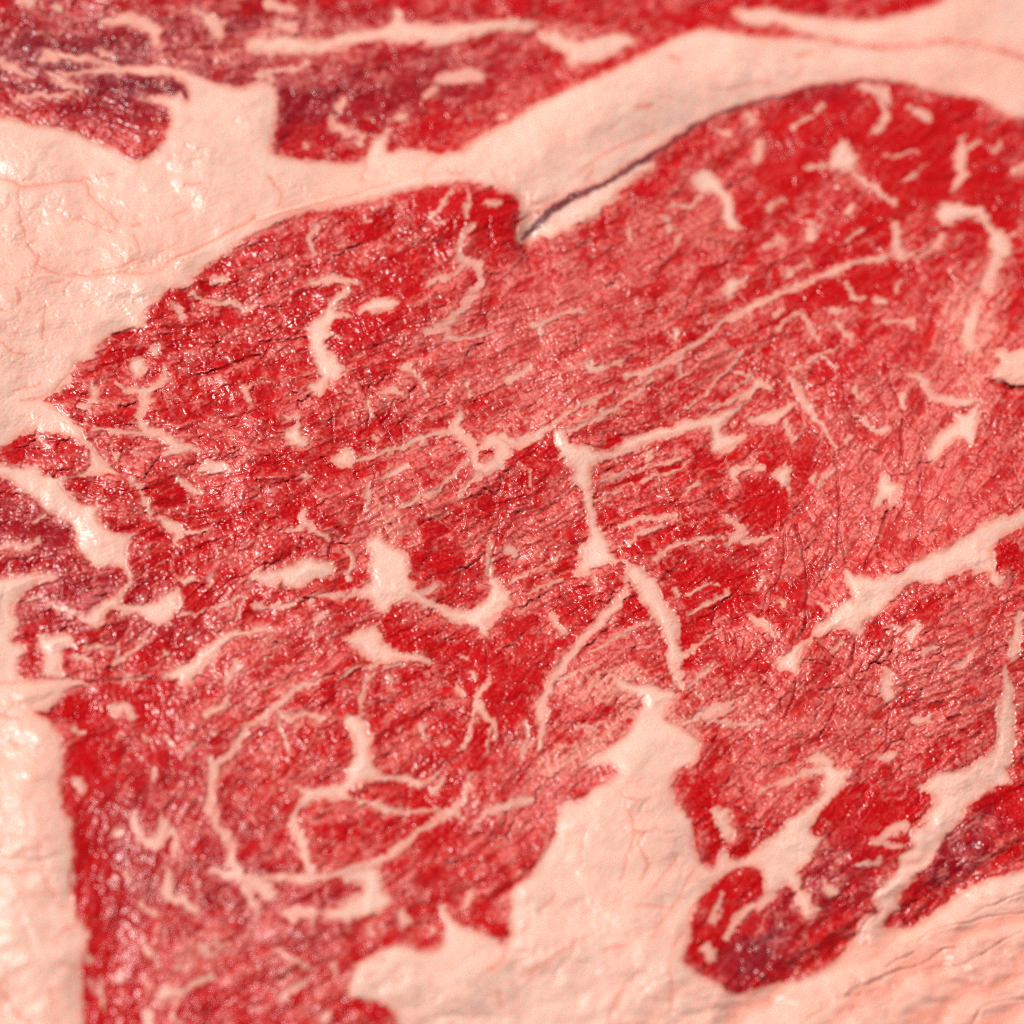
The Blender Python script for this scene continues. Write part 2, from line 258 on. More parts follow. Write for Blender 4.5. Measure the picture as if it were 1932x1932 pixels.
VEINS = [
 TV(2,3, 1960,960,28, 1900,1010,32, 1780,1070,30, 1690,1150,32, 1620,1270,20), TV(2,3, 1470,1370,36, 1510,1420,38), TV(2,3, 1590,960,14, 1560,1060,24, 1510,1150,26),
 TV(3,3, 800,560,16, 900,490,30, 1040,430,34), TV(3,3, 440,900,26, 490,930,34), TV(3,3, 680,740,10, 850,700,14), TV(3,3, 880,560,14, 1000,590,16), TV(3,3, 480,760,10, 540,700,12),
 TV(3,2, 880,1200,26, 890,1320,44, 910,1420,26), TV(3,2, 940,860,10, 980,880,24), TV(3,2, 1130,830,18, 1080,960,26), TV(3,2, 1180,1060,22, 1260,1020,16), TV(3,2, 1380,1180,10, 1520,1090,20, 1560,1040,10),
 TV(3,2, 1100,1580,22, 1200,1560,20), TV(3,2, 1860,1080,36, 1900,780,30), TV(3,2, 860,1840,20, 960,1840,22), TV(3,2, 370,1870,50, 450,1900,34), TV(3,3, -60,180,10, 120,90,14, 300,20,18, 440,20,30),
 TV(3,2, 500,1040,16, 560,980,18), TV(3,2, 110,680,14, 130,700,16), TV(3,2, 400,700,14, 430,730,12),
 TV(0,1, 870,960,8, 970,1010,25, 1100,1020,35, 1200,980,20, 1250,900,20, 1250,850,10),
 TV(0,1, 1100,1020,40, 1090,1120,35, 1060,1200,32, 1080,1300,40, 1200,1360,30, 1320,1420,40, 1400,1440,25, 1500,1480,12),
 TV(0,1, 680,970,12, 730,1040,25, 700,1120,15, 620,1140,15), TV(0,1, 1160,700,35, 1170,720,25),
 TV(0,1, 1590,190,12, 1640,180,30, 1700,190,25), TV(0,1, 1300,370,8, 1330,410,25, 1400,470,6),
 TV(0,1, 1460,290,5, 1530,330,12, 1640,350,12, 1740,370,20, 1850,390,20, 1932,370,8), TV(0,1, 270,1360,6, 310,1400,15, 340,1430,8),
 TV(0,1, 870,1510,25, 880,1520,22), TV(0,1, 1000,1480,10, 1060,1500,14), TV(0,1, 1510,1600,15, 1570,1580,50, 1650,1600,50, 1740,1610,20),
 TV(0,1, 1000,1680,12, 1060,1740,12, 1080,1850,15, 1130,1932,15), TV(0,1, 1330,1700,20, 1430,1760,25, 1520,1780,8),
 TV(0,1, 640,1270,6, 800,1320,8, 1000,1340,8, 1230,1370,10, 1400,1400,8), TV(0,1, 1840,990,12, 1870,1050,20, 1880,1100,8),
 TV(0,1, 1250,1490,12, 1330,1440,40, 1440,1460,20),
 TV(1,1, 430,200,15, 500,180,25, 620,180,28, 740,195,20, 780,200,6),
 TV(1,1, 1530,0,20, 1620,40,30, 1700,80,25, 1690,200,22, 1640,290,20, 1570,380,18, 1500,460,22, 1440,520,25, 1340,550,25, 1280,560,12),
 TV(1,1, 1620,50,15, 1500,130,10, 1400,180,15, 1320,200,22), TV(1,1, 1440,540,12, 1440,640,25, 1540,620,20, 1640,600,15, 1800,575,5),
 TV(1,1, 1140,830,30, 1200,890,15, 1240,940,12, 1260,1000,5), TV(1,1, 930,1030,8, 1010,1010,14, 1080,1030,14, 1110,1050,5),
 TV(1,1, 1290,1040,16, 1300,1045,16), TV(1,1, 700,1010,18, 730,1020,10), TV(1,1, 200,1190,8, 250,1210,15, 310,1220,8),
 TV(1,1, 840,1100,10, 860,1150,15, 880,1210,8), TV(1,1, 890,1370,20, 900,1375,20),
 TV(1,1, 760,1540,10, 900,1500,8, 1050,1470,12, 1150,1430,18, 1280,1380,18, 1400,1340,14, 1480,1320,12),
 TV(1,1, 1540,1170,12, 1520,1240,40, 1500,1290,50, 1560,1370,50, 1630,1420,38, 1650,1500,35, 1640,1560,35, 1720,1600,45, 1830,1560,45),
 TV(1,1, 1690,1430,12, 1760,1400,45, 1840,1400,60, 1860,1480,55, 1830,1570,45), TV(1,1, 1860,1380,35, 1990,1420,45, 2060,1380,30, 2160,1330,25, 2240,1290,14),
 TV(1,1, 1700,1620,25, 1650,1680,15, 1600,1720,10, 1540,1790,8), TV(1,1, 960,1680,5, 1040,1640,25, 1120,1590,20),
 TV(1,1, 1590,970,8, 1620,1010,12, 1610,1050,8), TV(1,1, 840,1720,15, 860,1800,18, 830,1900,12), TV(1,1, 370,1660,20, 390,1665,18),
 TV(1,1, 1090,1890,8, 1250,1820,9, 1400,1740,8, 1500,1650,6, 1590,1560,5),
 TV(2,1, 130,520,12, 200,530,24, 220,600,10), TV(2,1, 200,520,10, 330,460,8, 450,400,10, 560,440,4),
 TV(2,1, 560,820,25, 610,860,35, 700,850,15, 850,790,8), TV(2,1, 600,790,15, 605,830,15), TV(2,1, -20,930,30, 60,900,30, 130,850,18),
 TV(2,1, 850,910,18, 1000,890,20, 1200,790,18, 1400,650,12, 1560,530,14, 1700,440,20, 1800,400,22, 1932,330,20, 2082,260,20, 2232,200,18, 2432,110,15, 2632,50,15, 2790,15,15, 3000,-10,10),
 TV(2,1, 1250,560,20, 1230,620,10), TV(2,1, 1280,820,15, 1270,920,18), TV(2,1, 1690,1600,20, 1670,1660,30, 1700,1690,12), TV(2,1, 1700,1600,14, 1800,1600,12, 1900,1590,10),
 TV(2,1, 1400,1720,14, 1350,1750,12, 1300,1800,6), TV(2,1, 560,1120,18, 620,1090,10), TV(2,1, 690,1190,15, 740,1170,20, 820,1130,8), TV(2,1, 1030,1500,20, 1035,1530,14),
 TV(2,1, 660,1700,5, 900,1620,6, 1100,1570,6, 1260,1530,4), TV(2,1, 640,1860,5, 800,1760,5, 950,1690,5, 1180,1640,4, 1320,1560,4),
 TV(2,1, 140,1640,7, 150,1720,10), TV(2,1, 420,1320,6, 560,1270,7, 720,1190,6, 900,1060,5, 1080,920,6),
 TV(2,1, 0,1400,22, 100,1360,22, 220,1330,22, 300,1270,14, 420,1180,8, 600,1080,6, 760,1010,4), TV(2,1, 1500,1150,6, 1680,1090,8, 1760,1060,20, 1800,1010,16, 1880,960,30, 1932,980,25),
 TV(2,1, 1620,870,8, 1520,960,7, 1430,1060,6, 1300,1130,5), TV(2,1, 1640,860,9, 1760,880,8, 1830,930,8), TV(2,1, 1680,990,7, 1750,950,7, 1820,930,7), TV(2,1, 1620,860,8, 1680,790,5, 1730,740,4),
 TV(3,1, 120,150,14, 160,120,20, 240,90,8, 320,70,5), TV(3,1, 60,430,22, 90,410,26), TV(3,1, 590,210,12, 620,270,15, 650,330,12, 720,320,6), TV(3,1, 780,340,10, 850,345,20, 900,370,6),
 TV(3,1, 960,240,20, 1000,200,12), TV(3,1, 480,415,12, 520,415,14, 600,400,5), TV(3,1, 270,450,8, 320,540,9, 380,640,10), TV(3,1, 500,490,6, 560,570,12, 620,620,10),
 TV(3,1, 1560,380,35, 1540,480,55, 1510,580,55, 1520,690,38), TV(3,1, 1760,-20,40, 1700,60,40, 1680,150,45, 1650,240,35),
 TV(3,1, 1050,890,12, 1150,920,25, 1220,1000,20, 1250,1080,28, 1400,1080,28, 1530,1100,28, 1610,1080,12),
 TV(3,1, 170,910,8, 210,1000,18, 270,1100,26, 330,1180,22, 400,1270,16, 470,1360,10, 500,1450,5), TV(3,1, -120,1240,20, 0,1220,42, 100,1210,35, 150,1130,16, 210,1100,12),
 TV(3,1, 140,1260,22, 170,1350,14, 190,1420,6), TV(3,1, 680,1200,10, 780,1300,12, 860,1310,20, 930,1300,15), TV(3,1, 660,1010,18, 690,1050,14), TV(3,1, 1020,1050,10, 1010,1090,20, 1020,1150,8),
 TV(3,1, 320,1690,24, 350,1660,18), TV(3,1, 600,1390,20, 620,1350,10), TV(3,1, 400,760,6, 460,820,8, 520,840,6), TV(3,1, 180,850,6, 300,790,6, 400,740,8, 540,690,6),
 TV(3,1, 60,550,5, 150,480,6, 260,400,5), TV(3,1, 900,500,8, 1000,490,10, 1080,480,10, 1090,540,6), TV(3,1, 0,1180,18, 60,1160,8), TV(3,1, 370,1750,5, 430,1690,7, 500,1620,6),
 TV(2,2, 880,430,5, 850,560,12, 830,640,20, 770,730,35, 670,830,30, 580,920,30, 500,1010,28, 420,1110,20, 330,1210,25, 300,1290,28, 240,1420,38, 220,1510,38, 230,1600,28, 210,1700,15, 200,1790,15),
 TV(2,2, 310,790,15, 330,830,28, 370,890,18, 410,930,12), TV(2,2, 610,480,10, 640,580,10), TV(2,2, 820,110,18, 870,90,22, 1000,60,16, 1100,40,14, 1230,20,10),
 TV(2,2, 1240,590,14, 1260,630,12), TV(2,2, 1630,60,12, 1720,90,25, 1740,160,30, 1680,200,35, 1640,240,25), TV(2,2, 1290,1600,20, 1370,1560,25, 1500,1520,42, 1600,1480,38, 1690,1430,14),
 TV(2,2, 220,1870,22, 225,1890,18), TV(2,2, 360,1260,12, 480,1210,10, 620,1160,4), TV(2,2, 1780,790,14, 1850,830,28, 1932,860,25, 1990,950,10), TV(2,2, -20,290,30, 30,320,30, 60,300,14),
 TV(2,2, 0,510,4, 100,470,5, 250,390,4, 400,300,3), TV(2,2, 120,620,4, 250,560,6, 380,520,6), TV(2,2, 800,300,5, 900,230,5, 1000,140,5, 1130,90,4), TV(2,2, 1070,350,5, 1200,260,6, 1400,190,6, 1600,200,6),
 TV(2,2, 1340,770,4, 1430,700,5, 1560,640,5, 1640,600,3), TV(2,2, 1320,620,4, 1420,570,5, 1540,540,3), TV(2,2, 1260,1040,7, 1350,1050,10, 1450,960,7, 1580,890,6), TV(2,2, 1350,1310,5, 1430,1230,6, 1520,1140,4),
 TV(2,2, 850,900,3, 960,860,5, 1060,820,4), TV(2,2, 600,1060,3, 760,960,5, 900,900,4), TV(2,2, 1640,170,10, 1800,230,14, 1932,200,8), TV(2,2, 1900,480,12, 1860,560,8), TV(2,2, 100,1600,15, 130,1700,15, 60,1850,18),
 TV(2,2, 480,1640,8, 560,1600,10, 640,1650,8), TV(2,2, 1600,1600,14, 1700,1620,12, 1850,1610,14, 1932,1580,10), TV(2,2, 1460,1560,12, 1640,1590,14),
 TV(1,2, 350,0,18, 370,60,38, 400,110,28, 460,160,16, 540,210,10), TV(1,2, 380,100,20, 300,120,16, 250,130,6), TV(1,2, 1770,250,8, 1760,350,14, 1770,450,20, 1800,530,20),
 TV(1,2, 1220,620,20, 1280,600,12, 1360,560,5), TV(1,2, 700,290,12, 740,380,20, 680,440,15, 690,520,12), TV(1,2, 440,640,10, 560,620,12, 680,640,12, 760,600,12),
 TV(1,2, 440,640,8, 400,700,6), TV(1,2, 0,720,15, 150,710,18, 280,690,10), TV(1,2, 0,890,25, 120,890,15), TV(1,2, 540,740,4, 500,780,18, 440,870,8, 420,930,6),
 TV(1,2, -30,1580,14, 80,1520,24, 150,1460,30, 230,1400,25, 300,1340,15, 400,1290,8, 560,1250,4), TV(1,2, 190,1300,8, 280,1310,8, 340,1330,6), TV(1,2, 160,1470,12, 200,1550,16, 290,1550,14, 400,1520,20, 490,1560,20),
 TV(1,2, 200,1540,8, 180,1620,12, 210,1700,14, 230,1780,12, 240,1820,6), TV(1,2, 1240,1620,14, 1260,1660,20, 1290,1720,8), TV(1,2, 1430,1740,14, 1450,1750,14), TV(1,2, 1550,1090,16, 1590,1080,12),
 TV(1,2, 1630,1220,20, 1650,1260,10), TV(1,2, 1520,1310,14, 1550,1370,18, 1560,1420,6), TV(1,2, 1760,1240,6, 1720,1330,20, 1670,1380,30, 1680,1460,34, 1720,1520,20, 1800,1600,15, 1810,1680,15, 1830,1740,8),
 TV(1,2, 1660,1480,10, 1640,1560,6, 1610,1680,6, 1560,1780,16), TV(1,3, 1640,40,7, 1600,150,10, 1550,250,12, 1500,320,18), TV(1,2, 1740,1830,5, 1760,1700,6, 1780,1620,5),
 TV(1,2, 900,1200,5, 800,1300,10, 800,1420,14, 790,1500,10), TV(1,2, 1000,1240,8, 1020,1270,10), TV(1,2, 960,1180,5, 1100,1150,5, 1250,1170,5), TV(1,2, 640,1240,4, 760,1180,7, 870,1150,8),
 TV(1,3, 340,280,20, 280,360,22, 300,440,30, 330,530,35, 370,640,35, 400,740,38, 420,830,38),
 TV(1,3, -40,830,15, 150,830,25, 300,840,32, 450,830,30, 600,800,25, 750,760,35, 900,720,35, 1000,660,30, 1100,600,34, 1170,520,20, 1250,460,16, 1330,400,18, 1430,350,22, 1490,320,20, 1560,385,8),
 TV(1,3, 230,1070,25, 280,1080,50, 340,1090,30, 430,1110,22), TV(1,3, 260,1100,30, 280,1150,20), TV(1,3, 780,255,10, 900,280,25, 950,310,30, 1040,330,22, 1150,330,14, 1300,320,10, 1430,330,12),
 TV(1,3, 1340,175,24, 1380,130,20, 1410,90,8), TV(1,3, 2060,240,25, 1932,270,28, 1830,300,28, 1740,350,12, 1620,450,5), TV(1,3, 1100,1110,30, 1120,1160,30), TV(1,3, 150,1380,14, 220,1410,20, 330,1460,10, 370,1500,6),
 TV(1,3, 600,1580,10, 570,1500,10), TV(1,3, 180,1730,20, 250,1680,30, 340,1620,14), TV(1,3, 500,1900,25, 530,1850,20), TV(1,3, 860,1220,12, 870,1250,14), TV(1,3, 430,1120,8, 420,1180,6),
 TV(1,3, 1330,1190,16, 1340,1240,12), TV(1,3, 1640,930,10, 1620,1000,16, 1580,1060,8), TV(1,3, 1270,120,8, 1340,60,8, 1420,0,5),
 TV(0,3, 1600,-60,25, 1620,80,34, 1580,170,25, 1590,300,30, 1620,420,30, 1720,520,34, 1740,600,22, 1740,680,25, 1790,780,35, 1860,850,55, 1960,870,60, 2040,950,50),
 TV(0,3, 1600,770,22, 1700,810,32, 1800,830,30), TV(0,3, 1850,900,40, 1900,1000,32, 1940,1110,16), TV(0,3, 1010,350,20, 1020,440,28, 1080,560,32, 1180,570,48, 1230,500,45, 1240,420,40, 1230,370,16),
 TV(0,3, 1240,480,35, 1320,480,28, 1310,600,25, 1320,640,12), TV(0,3, 560,100,12, 610,110,34, 600,170,16), TV(0,3, 880,490,26, 910,480,20), TV(0,3, 1280,780,8, 1270,900,30, 1280,970,40, 1370,1000,34, 1400,1030,22, 1500,1090,16),
 TV(0,3, 1060,1020,12, 1100,1060,16, 1170,1080,20, 1160,1120,8), TV(0,3, 1160,20,14, 1150,90,12), TV(0,3, 1500,1330,18, 1560,1390,26, 1630,1390,12), TV(0,3, 1620,1330,12, 1680,1350,16), TV(0,3, 1100,1320,14, 1140,1420,16, 1200,1500,8),
 TV(0,3, 1210,1730,22, 1290,1700,50, 1350,1690,34), TV(0,3, 1400,1660,14, 1500,1610,26, 1600,1580,14), TV(0,3, 940,780,9, 980,850,11), TV(0,3, 840,880,16, 870,830,6), TV(0,3, 660,1430,18, 665,1450,14), TV(0,3, 900,1580,28, 920,1540,14),
 TV(0,3, 760,1600,8, 760,1720,10, 790,1820,8), TV(0,3, 1090,1850,34, 1120,1932,44, 1140,2100,40), TV(0,3, 1290,1850,8, 1360,1940,14), TV(0,3, 560,820,14, 565,840,12), TV(0,3, 1320,1520,20, 1420,1500,16), TV(0,3, 680,1600,8, 690,1680,8),
 TV(0,2, 20,255,16, 150,255,24, 290,230,14), TV(0,2, 265,60,12, 330,10,10), TV(0,2, 1210,40,22, 1290,110,42, 1350,150,30, 1330,230,18), TV(0,2, 1390,530,34, 1460,500,26), TV(0,2, 1580,510,22, 1600,480,14),
 TV(0,2, 1360,150,8, 1460,160,8, 1560,160,5), TV(0,2, 985,500,10, 960,570,8, 900,640,18), TV(0,2, 210,650,6, 330,660,8, 450,710,10, 560,780,9, 640,810,10), TV(0,2, 1110,910,8, 1070,990,9, 1030,1040,6, 900,1120,10),
 TV(0,2, 890,1020,6, 890,1080,10, 870,1140,10), TV(0,2, 560,1095,18, 640,1095,20, 680,1120,10), TV(0,2, 1260,1070,14, 1270,1110,8), TV(0,2, 1790,1110,14, 1770,1200,18, 1710,1290,20), TV(0,2, 1730,1400,14, 1700,1470,20, 1560,1530,25),
 TV(0,2, 840,1490,30, 900,1500,40, 960,1470,22, 1000,1530,22), TV(0,2, 1880,1600,12, 1830,1660,20, 1780,1780,30, 1690,1860,26, 1600,1932,20), TV(0,2, 1250,1700,8, 1290,1760,14), TV(0,2, 560,1010,6, 700,1020,10, 860,1010,6),
 TV(0,2, 1380,780,7, 1560,740,6, 1740,690,5, 1820,640,6), TV(0,2, 1790,800,8, 1820,700,8, 1850,650,6), TV(0,2, 1080,1700,10, 1110,1720,8), TV(0,2, 550,1640,7, 620,1670,6), TV(0,2, 1400,1800,16, 1480,1760,12), TV(0,2, 930,1260,14, 1000,1260,10, 1120,1240,5),
 TV(3,0, 650,1310,15, 760,1390,25, 820,1440,12, 950,1530,15), TV(3,0, 850,750,15, 870,860,20, 890,940,30, 800,980,15), TV(3,0, 1070,830,18, 1150,840,30, 1220,900,18),
 TV(3,0, 1470,1060,18, 1460,1150,40, 1450,1250,45, 1460,1340,35, 1400,1440,15), TV(3,0, 320,1690,20, 330,1800,32), TV(3,0, 600,1600,14, 640,1550,26), TV(3,0, 960,1710,32, 970,1820,35, 1000,1932,32), TV(3,0, 600,1810,5, 700,1740,9),
 TV(3,0, 1330,1790,20, 1200,1880,12, 1130,1940,6), TV(3,0, 720,660,30, 900,690,45, 920,800,16), TV(3,0, 380,840,18, 400,800,10), TV(3,0, 200,980,12, 250,910,8, 330,880,6), TV(3,0, 1510,1110,8, 1590,1060,12), TV(3,0, 280,1260,8, 440,1250,14),
 TV(3,0, 390,1690,6, 340,1760,10), TV(3,0, 1740,1080,14, 1700,1130,10), TV(3,0, 1830,1750,10, 1932,1720,6), TV(3,0, 1870,1280,20, 1932,1260,14), TV(3,0, 1050,1350,10, 1130,1290,8, 1200,1240,4), TV(3,0, 870,1170,4, 1000,1180,8, 1120,1140,6),
 TV(3,0, 1740,1880,30, 1760,1990,30, 1700,2070,20), TV(3,0, -20,1850,12, 60,1820,16, 100,1790,6), TV(3,0, 0,1570,10, 130,1500,6),
 TV(2,0, 1230,1550,10, 1330,1570,12, 1360,1530,10, 1430,1480,16), TV(2,0, 1540,990,14, 1620,1010,20), TV(2,0, 1780,860,14, 1810,920,12), TV(2,0, 1850,1070,12, 1880,1130,24, 1850,1220,22), TV(2,0, 1130,1640,8, 1200,1660,10, 1180,1740,8),
 TV(2,0, 1250,1780,8, 1240,1850,8), TV(2,0, 1890,1860,16, 1950,1830,10), TV(2,0, 880,1700,6, 900,1800,8), TV(2,0, 1780,150,40, 1932,150,50), TV(2,0, 0,170,34, 90,190,30),
 TV(1,0, 1400,590,38, 1550,570,52, 1680,570,44), TV(1,0, 1290,710,28, 1340,690,22), TV(1,0, 560,890,22, 590,960,34, 700,1000,25, 820,1020,14), TV(1,0, 770,1080,32, 790,1090,26), TV(1,0, 370,1090,22, 390,1100,18), TV(1,0, 930,1050,28, 900,1130,38, 990,1000,12),
 TV(1,0, 620,800,22, 680,760,14), TV(1,0, 1080,880,30, 1120,900,25), TV(1,0, 1480,1450,12, 1420,1530,15, 1360,1600,12, 1310,1670,12, 1400,1680,5), TV(1,0, 1590,1550,18, 1580,1610,18, 1610,1640,6), TV(1,0, 1600,1450,5, 1600,1500,8),
 TV(1,0, 1740,1535,7, 1850,1540,7), TV(1,0, 520,1670,8, 420,1760,15, 390,1830,18, 440,1920,14), TV(1,0, 1640,1690,8, 1560,1780,18, 1530,1870,20, 1540,1960,20), TV(1,0, 830,1660,8, 860,1665,6), TV(1,0, 960,1520,6, 970,1550,4),
 TV(1,0, 1850,880,20, 1900,900,12), TV(1,0, 20,560,25, 120,600,20), TV(1,0, 100,30,40, 260,60,30), TV(1,0, 170,190,34, 280,200,24), TV(1,0, 400,470,10, 250,520,14, 60,560,14),
 TV(0,0, 780,160,20, 930,140,38, 1100,170,38, 1170,230,46, 1160,310,34), TV(0,0, 1580,150,50, 1650,240,45), TV(0,0, 180,10,50, 240,20,40), TV(0,0, 440,60,30, 470,70,24), TV(0,0, 280,460,10, 370,420,20, 480,420,20, 640,450,14, 800,470,16, 880,500,14),
 TV(0,0, 120,760,8, 200,730,12, 350,720,20, 560,700,14), TV(0,0, 360,560,8, 430,600,16, 520,640,10, 620,690,8), TV(0,0, 780,400,22, 820,400,16), TV(0,0, 1450,80,12, 1530,110,14), TV(0,0, 0,470,20, 120,520,24, 260,580,10), TV(0,0, 480,560,14, 640,545,18, 900,530,26),
]
# narrow grooves and cracks, with the shadow below the fat curl: x, y, half width; drawn as relief and deeper red
CRACKS = [
 TV(3,1, 880,730,7, 910,850,7, 920,980,6, 980,1100,8, 1020,1200,9, 1010,1400,10, 1000,1600,9), TV(3,1, 560,900,5, 570,1080,5), TV(3,1, 510,1480,8, 520,1700,8, 540,1932,8, 530,2060,7, 520,2260,6),
 TV(3,2, 130,130,7, 120,330,7, 100,480,7, 20,640,6, 10,800,5, 40,1000,5), TV(3,2, 210,100,9, 270,330,10, 300,500,9, 300,840,12, 230,960,6), TV(3,2, 540,150,7, 560,300,7, 600,430,5), TV(3,2, 900,0,9, 830,210,8, 740,370,8, 715,490,10),
 TV(3,2, 1070,60,4, 1090,230,5, 1100,350,4), TV(3,2, 810,240,4, 850,350,4, 860,460,5), TV(3,2, 350,970,5, 430,1040,4, 520,1120,4), TV(3,2, 260,1140,3, 420,1150,4, 550,1170,4), TV(3,2, 670,940,10, 640,1100,11, 610,1180,8),
 TV(3,2, 610,1240,5, 700,1370,5, 850,1410,5, 920,1470,5, 910,1600,6, 890,1750,6, 700,1880,6), TV(3,2, 550,1380,8, 450,1600,9, 390,1700,6), TV(3,2, 210,1280,5, 200,1400,6, 130,1560,5), TV(3,2, 650,1270,3, 800,1290,4), TV(3,2, 380,1350,3, 480,1340,4),
 TV(3,1, 1360,200,6, 1380,380,6), TV(3,1, 1690,955,12, 1850,1000,18, 2032,1000,18), TV(3,1, 1500,1720,6, 1550,1900,7), TV(3,1, 1810,200,5, 1820,300,5), TV(3,1, 1880,80,4, 1930,250,5), TV(3,1, 1320,800,4, 1280,960,6), TV(3,1, 1460,760,5, 1450,820,5),  # includes the shadow below the fat curl, drawn as a deep red groove
 TV(3,1, 1160,1600,5, 1140,1760,5), TV(3,1, 1830,1560,4, 1900,1720,4), TV(3,1, 760,1880,4, 800,1760,4, 790,1560,4), TV(3,1, 1040,1230,4, 1160,1380,5), TV(3,1, 1800,1000,12, 1830,1040,5),
 TV(3,2, 880,340,4, 870,380,4), TV(3,2, 1230,230,8, 1240,270,5), TV(3,2, 1360,1570,16, 1450,1530,8), TV(3,2, 940,950,4, 920,1150,4), TV(3,2, 830,1130,6, 880,1040,4), TV(3,2, 1720,1620,5, 1710,1720,4), TV(3,2, 390,480,3, 420,380,3),
 TV(1,1, 770,440,4, 820,580,4), TV(1,1, 730,870,6, 780,930,6, 830,1050,6, 860,1180,6, 830,1290,5), TV(1,1, 540,1090,6, 580,1200,5, 585,1400,6), TV(1,1, 900,1190,5, 970,1290,7, 1040,1440,6), TV(1,1, 1060,1200,4, 1100,1300,5, 1100,1430,5),
 TV(1,1, 490,1520,8, 560,1590,10), TV(1,1, 390,1060,8, 430,1040,8), TV(1,1, 30,650,8, 120,650,12, 250,640,14, 380,620,8), TV(1,1, 1260,290,5, 1310,380,5, 1330,500,5), TV(1,1, 750,1640,4, 800,1740,5, 790,1800,4), TV(1,1, 880,1580,4, 900,1700,5, 870,1870,4),
 TV(1,1, 0,1690,4, 200,1770,4, 330,1920,5), TV(1,1, 0,830,9, 60,740,9, 110,680,8), TV(0,1, 1440,920,9, 1560,890,14, 1700,850,14, 1830,780,12, 1960,740,6), TV(0,1, 1600,560,4, 1660,620,4, 1630,760,4), TV(0,1, 1290,560,3, 1310,700,4),
 TV(1,1, 650,890,5, 700,880,6), TV(1,1, 1840,1640,4, 1850,1760,4), TV(1,1, 1750,1700,4, 1790,1820,5), TV(1,1, 0,1110,6, 120,1100,5), TV(1,1, 40,1750,6, 60,1860,5), TV(1,1, 1680,1430,7, 1740,1460,5),
 TV(1,2, 590,235,8, 560,260,14, 555,340,12), TV(1,2, 590,235,5, 690,240,5), TV(1,2, 920,0,4, 960,130,4, 1020,240,4), TV(1,2, 300,160,5, 350,150,6, 340,300,6), TV(1,2, 1840,0,3, 1820,200,3, 1770,400,3, 1760,470,3), TV(1,2, 1740,1030,5, 1750,1200,6, 1690,1340,5),
 TV(1,2, 1640,1440,6, 1620,1560,6, 1570,1720,5), TV(1,2, 190,560,14, 230,575,10), TV(1,2, 400,70,5, 430,120,5), TV(1,2, 1010,90,5, 1040,120,5), TV(1,2, 350,150,4, 470,190,4, 550,240,5),
 TV(2,2, 1600,880,4, 1630,1000,6, 1640,1120,5), TV(2,2, 1690,920,5, 1695,1100,5), TV(2,2, 1870,900,4, 1850,1180,5), TV(2,2, 1750,980,5, 1740,1060,4), TV(2,2, 895,510,4, 930,560,5), TV(2,2, 710,960,3, 730,880,3), TV(2,2, 610,1200,3, 540,1140,3),
 TV(2,2, 1190,1210,8, 1230,1280,10, 1270,1340,8), TV(2,2, 1000,1390,5, 960,1450,5), TV(2,2, 780,1440,4, 900,1500,8, 970,1460,6), TV(2,2, 1550,1700,6, 1450,1850,8, 1400,1932,8),
 TV(0,2, 1370,300,6, 1380,410,6), TV(0,2, 1520,260,4, 1510,360,4), TV(0,2, 1590,280,4, 1580,370,4), TV(0,2, 1780,210,4, 1780,300,4), TV(0,2, 270,1515,4, 360,1520,8, 440,1520,5), TV(0,2, 500,1250,4, 700,1285,5, 900,1270,5, 1150,1245,7, 1350,1290,4),
 TV(0,2, 1640,1310,3, 1700,1360,3), TV(0,2, 800,1840,4, 810,1932,5), TV(0,2, 1270,1850,6, 1280,1950,6), TV(0,2, 650,360,4, 740,460,3), TV(0,3, 1270,1200,6, 1300,1330,6), TV(0,3, 1090,1400,5, 1110,1500,8), TV(0,3, 960,620,10, 1000,700,6),
 TV(3,3, 1450,1180,4, 1200,1240,6, 1150,1300,6), TV(3,3, 1400,1365,18, 1300,1395,20, 1220,1440,8, 1160,1480,6), TV(3,3, 1130,1490,10, 950,1540,14, 800,1620,18, 640,1690,26), TV(3,3, 600,1720,16, 700,1715,16), TV(3,3, 480,1790,6, 330,1880,8, 200,1990,9),
 TV(3,3, 1590,1830,10, 1540,1940,14, 1500,2100,14), TV(3,3, 1932,1230,6, 1750,1320,8, 1600,1420,6, 1400,1510,4), TV(3,3, 1932,1100,5, 1700,1110,5, 1500,1170,5, 1450,1180,4), TV(3,3, 1932,950,4, 1700,1030,4, 1500,1130,4), TV(3,3, 930,1640,6, 945,1670,6),
 TV(3,3, 1100,1400,7, 1000,1440,7, 900,1500,8), TV(3,3, 1932,1740,5, 1760,1760,5, 1600,1800,7), TV(3,3, 950,1750,5, 850,1800,6), TV(3,3, 1550,1450,4, 1450,1500,4, 1250,1500,4, 1100,1560,4), TV(3,3, 820,1050,3, 760,1150,3, 690,1250,5), TV(3,3, 1000,1040,5, 1040,1180,16),
 TV(2,0, 80,1860,10, 120,1930,8, 140,2050,8), TV(2,0, 20,1640,10, 40,1760,12, 70,1860,12), TV(2,3, 1520,420,6, 1570,470,7, 1580,600,5), TV(3,0, 560,850,6, 580,1000,5), TV(2,3, 480,250,3, 560,290,4, 620,390,4), TV(2,3, 740,100,4, 560,210,6, 370,270,5),
]
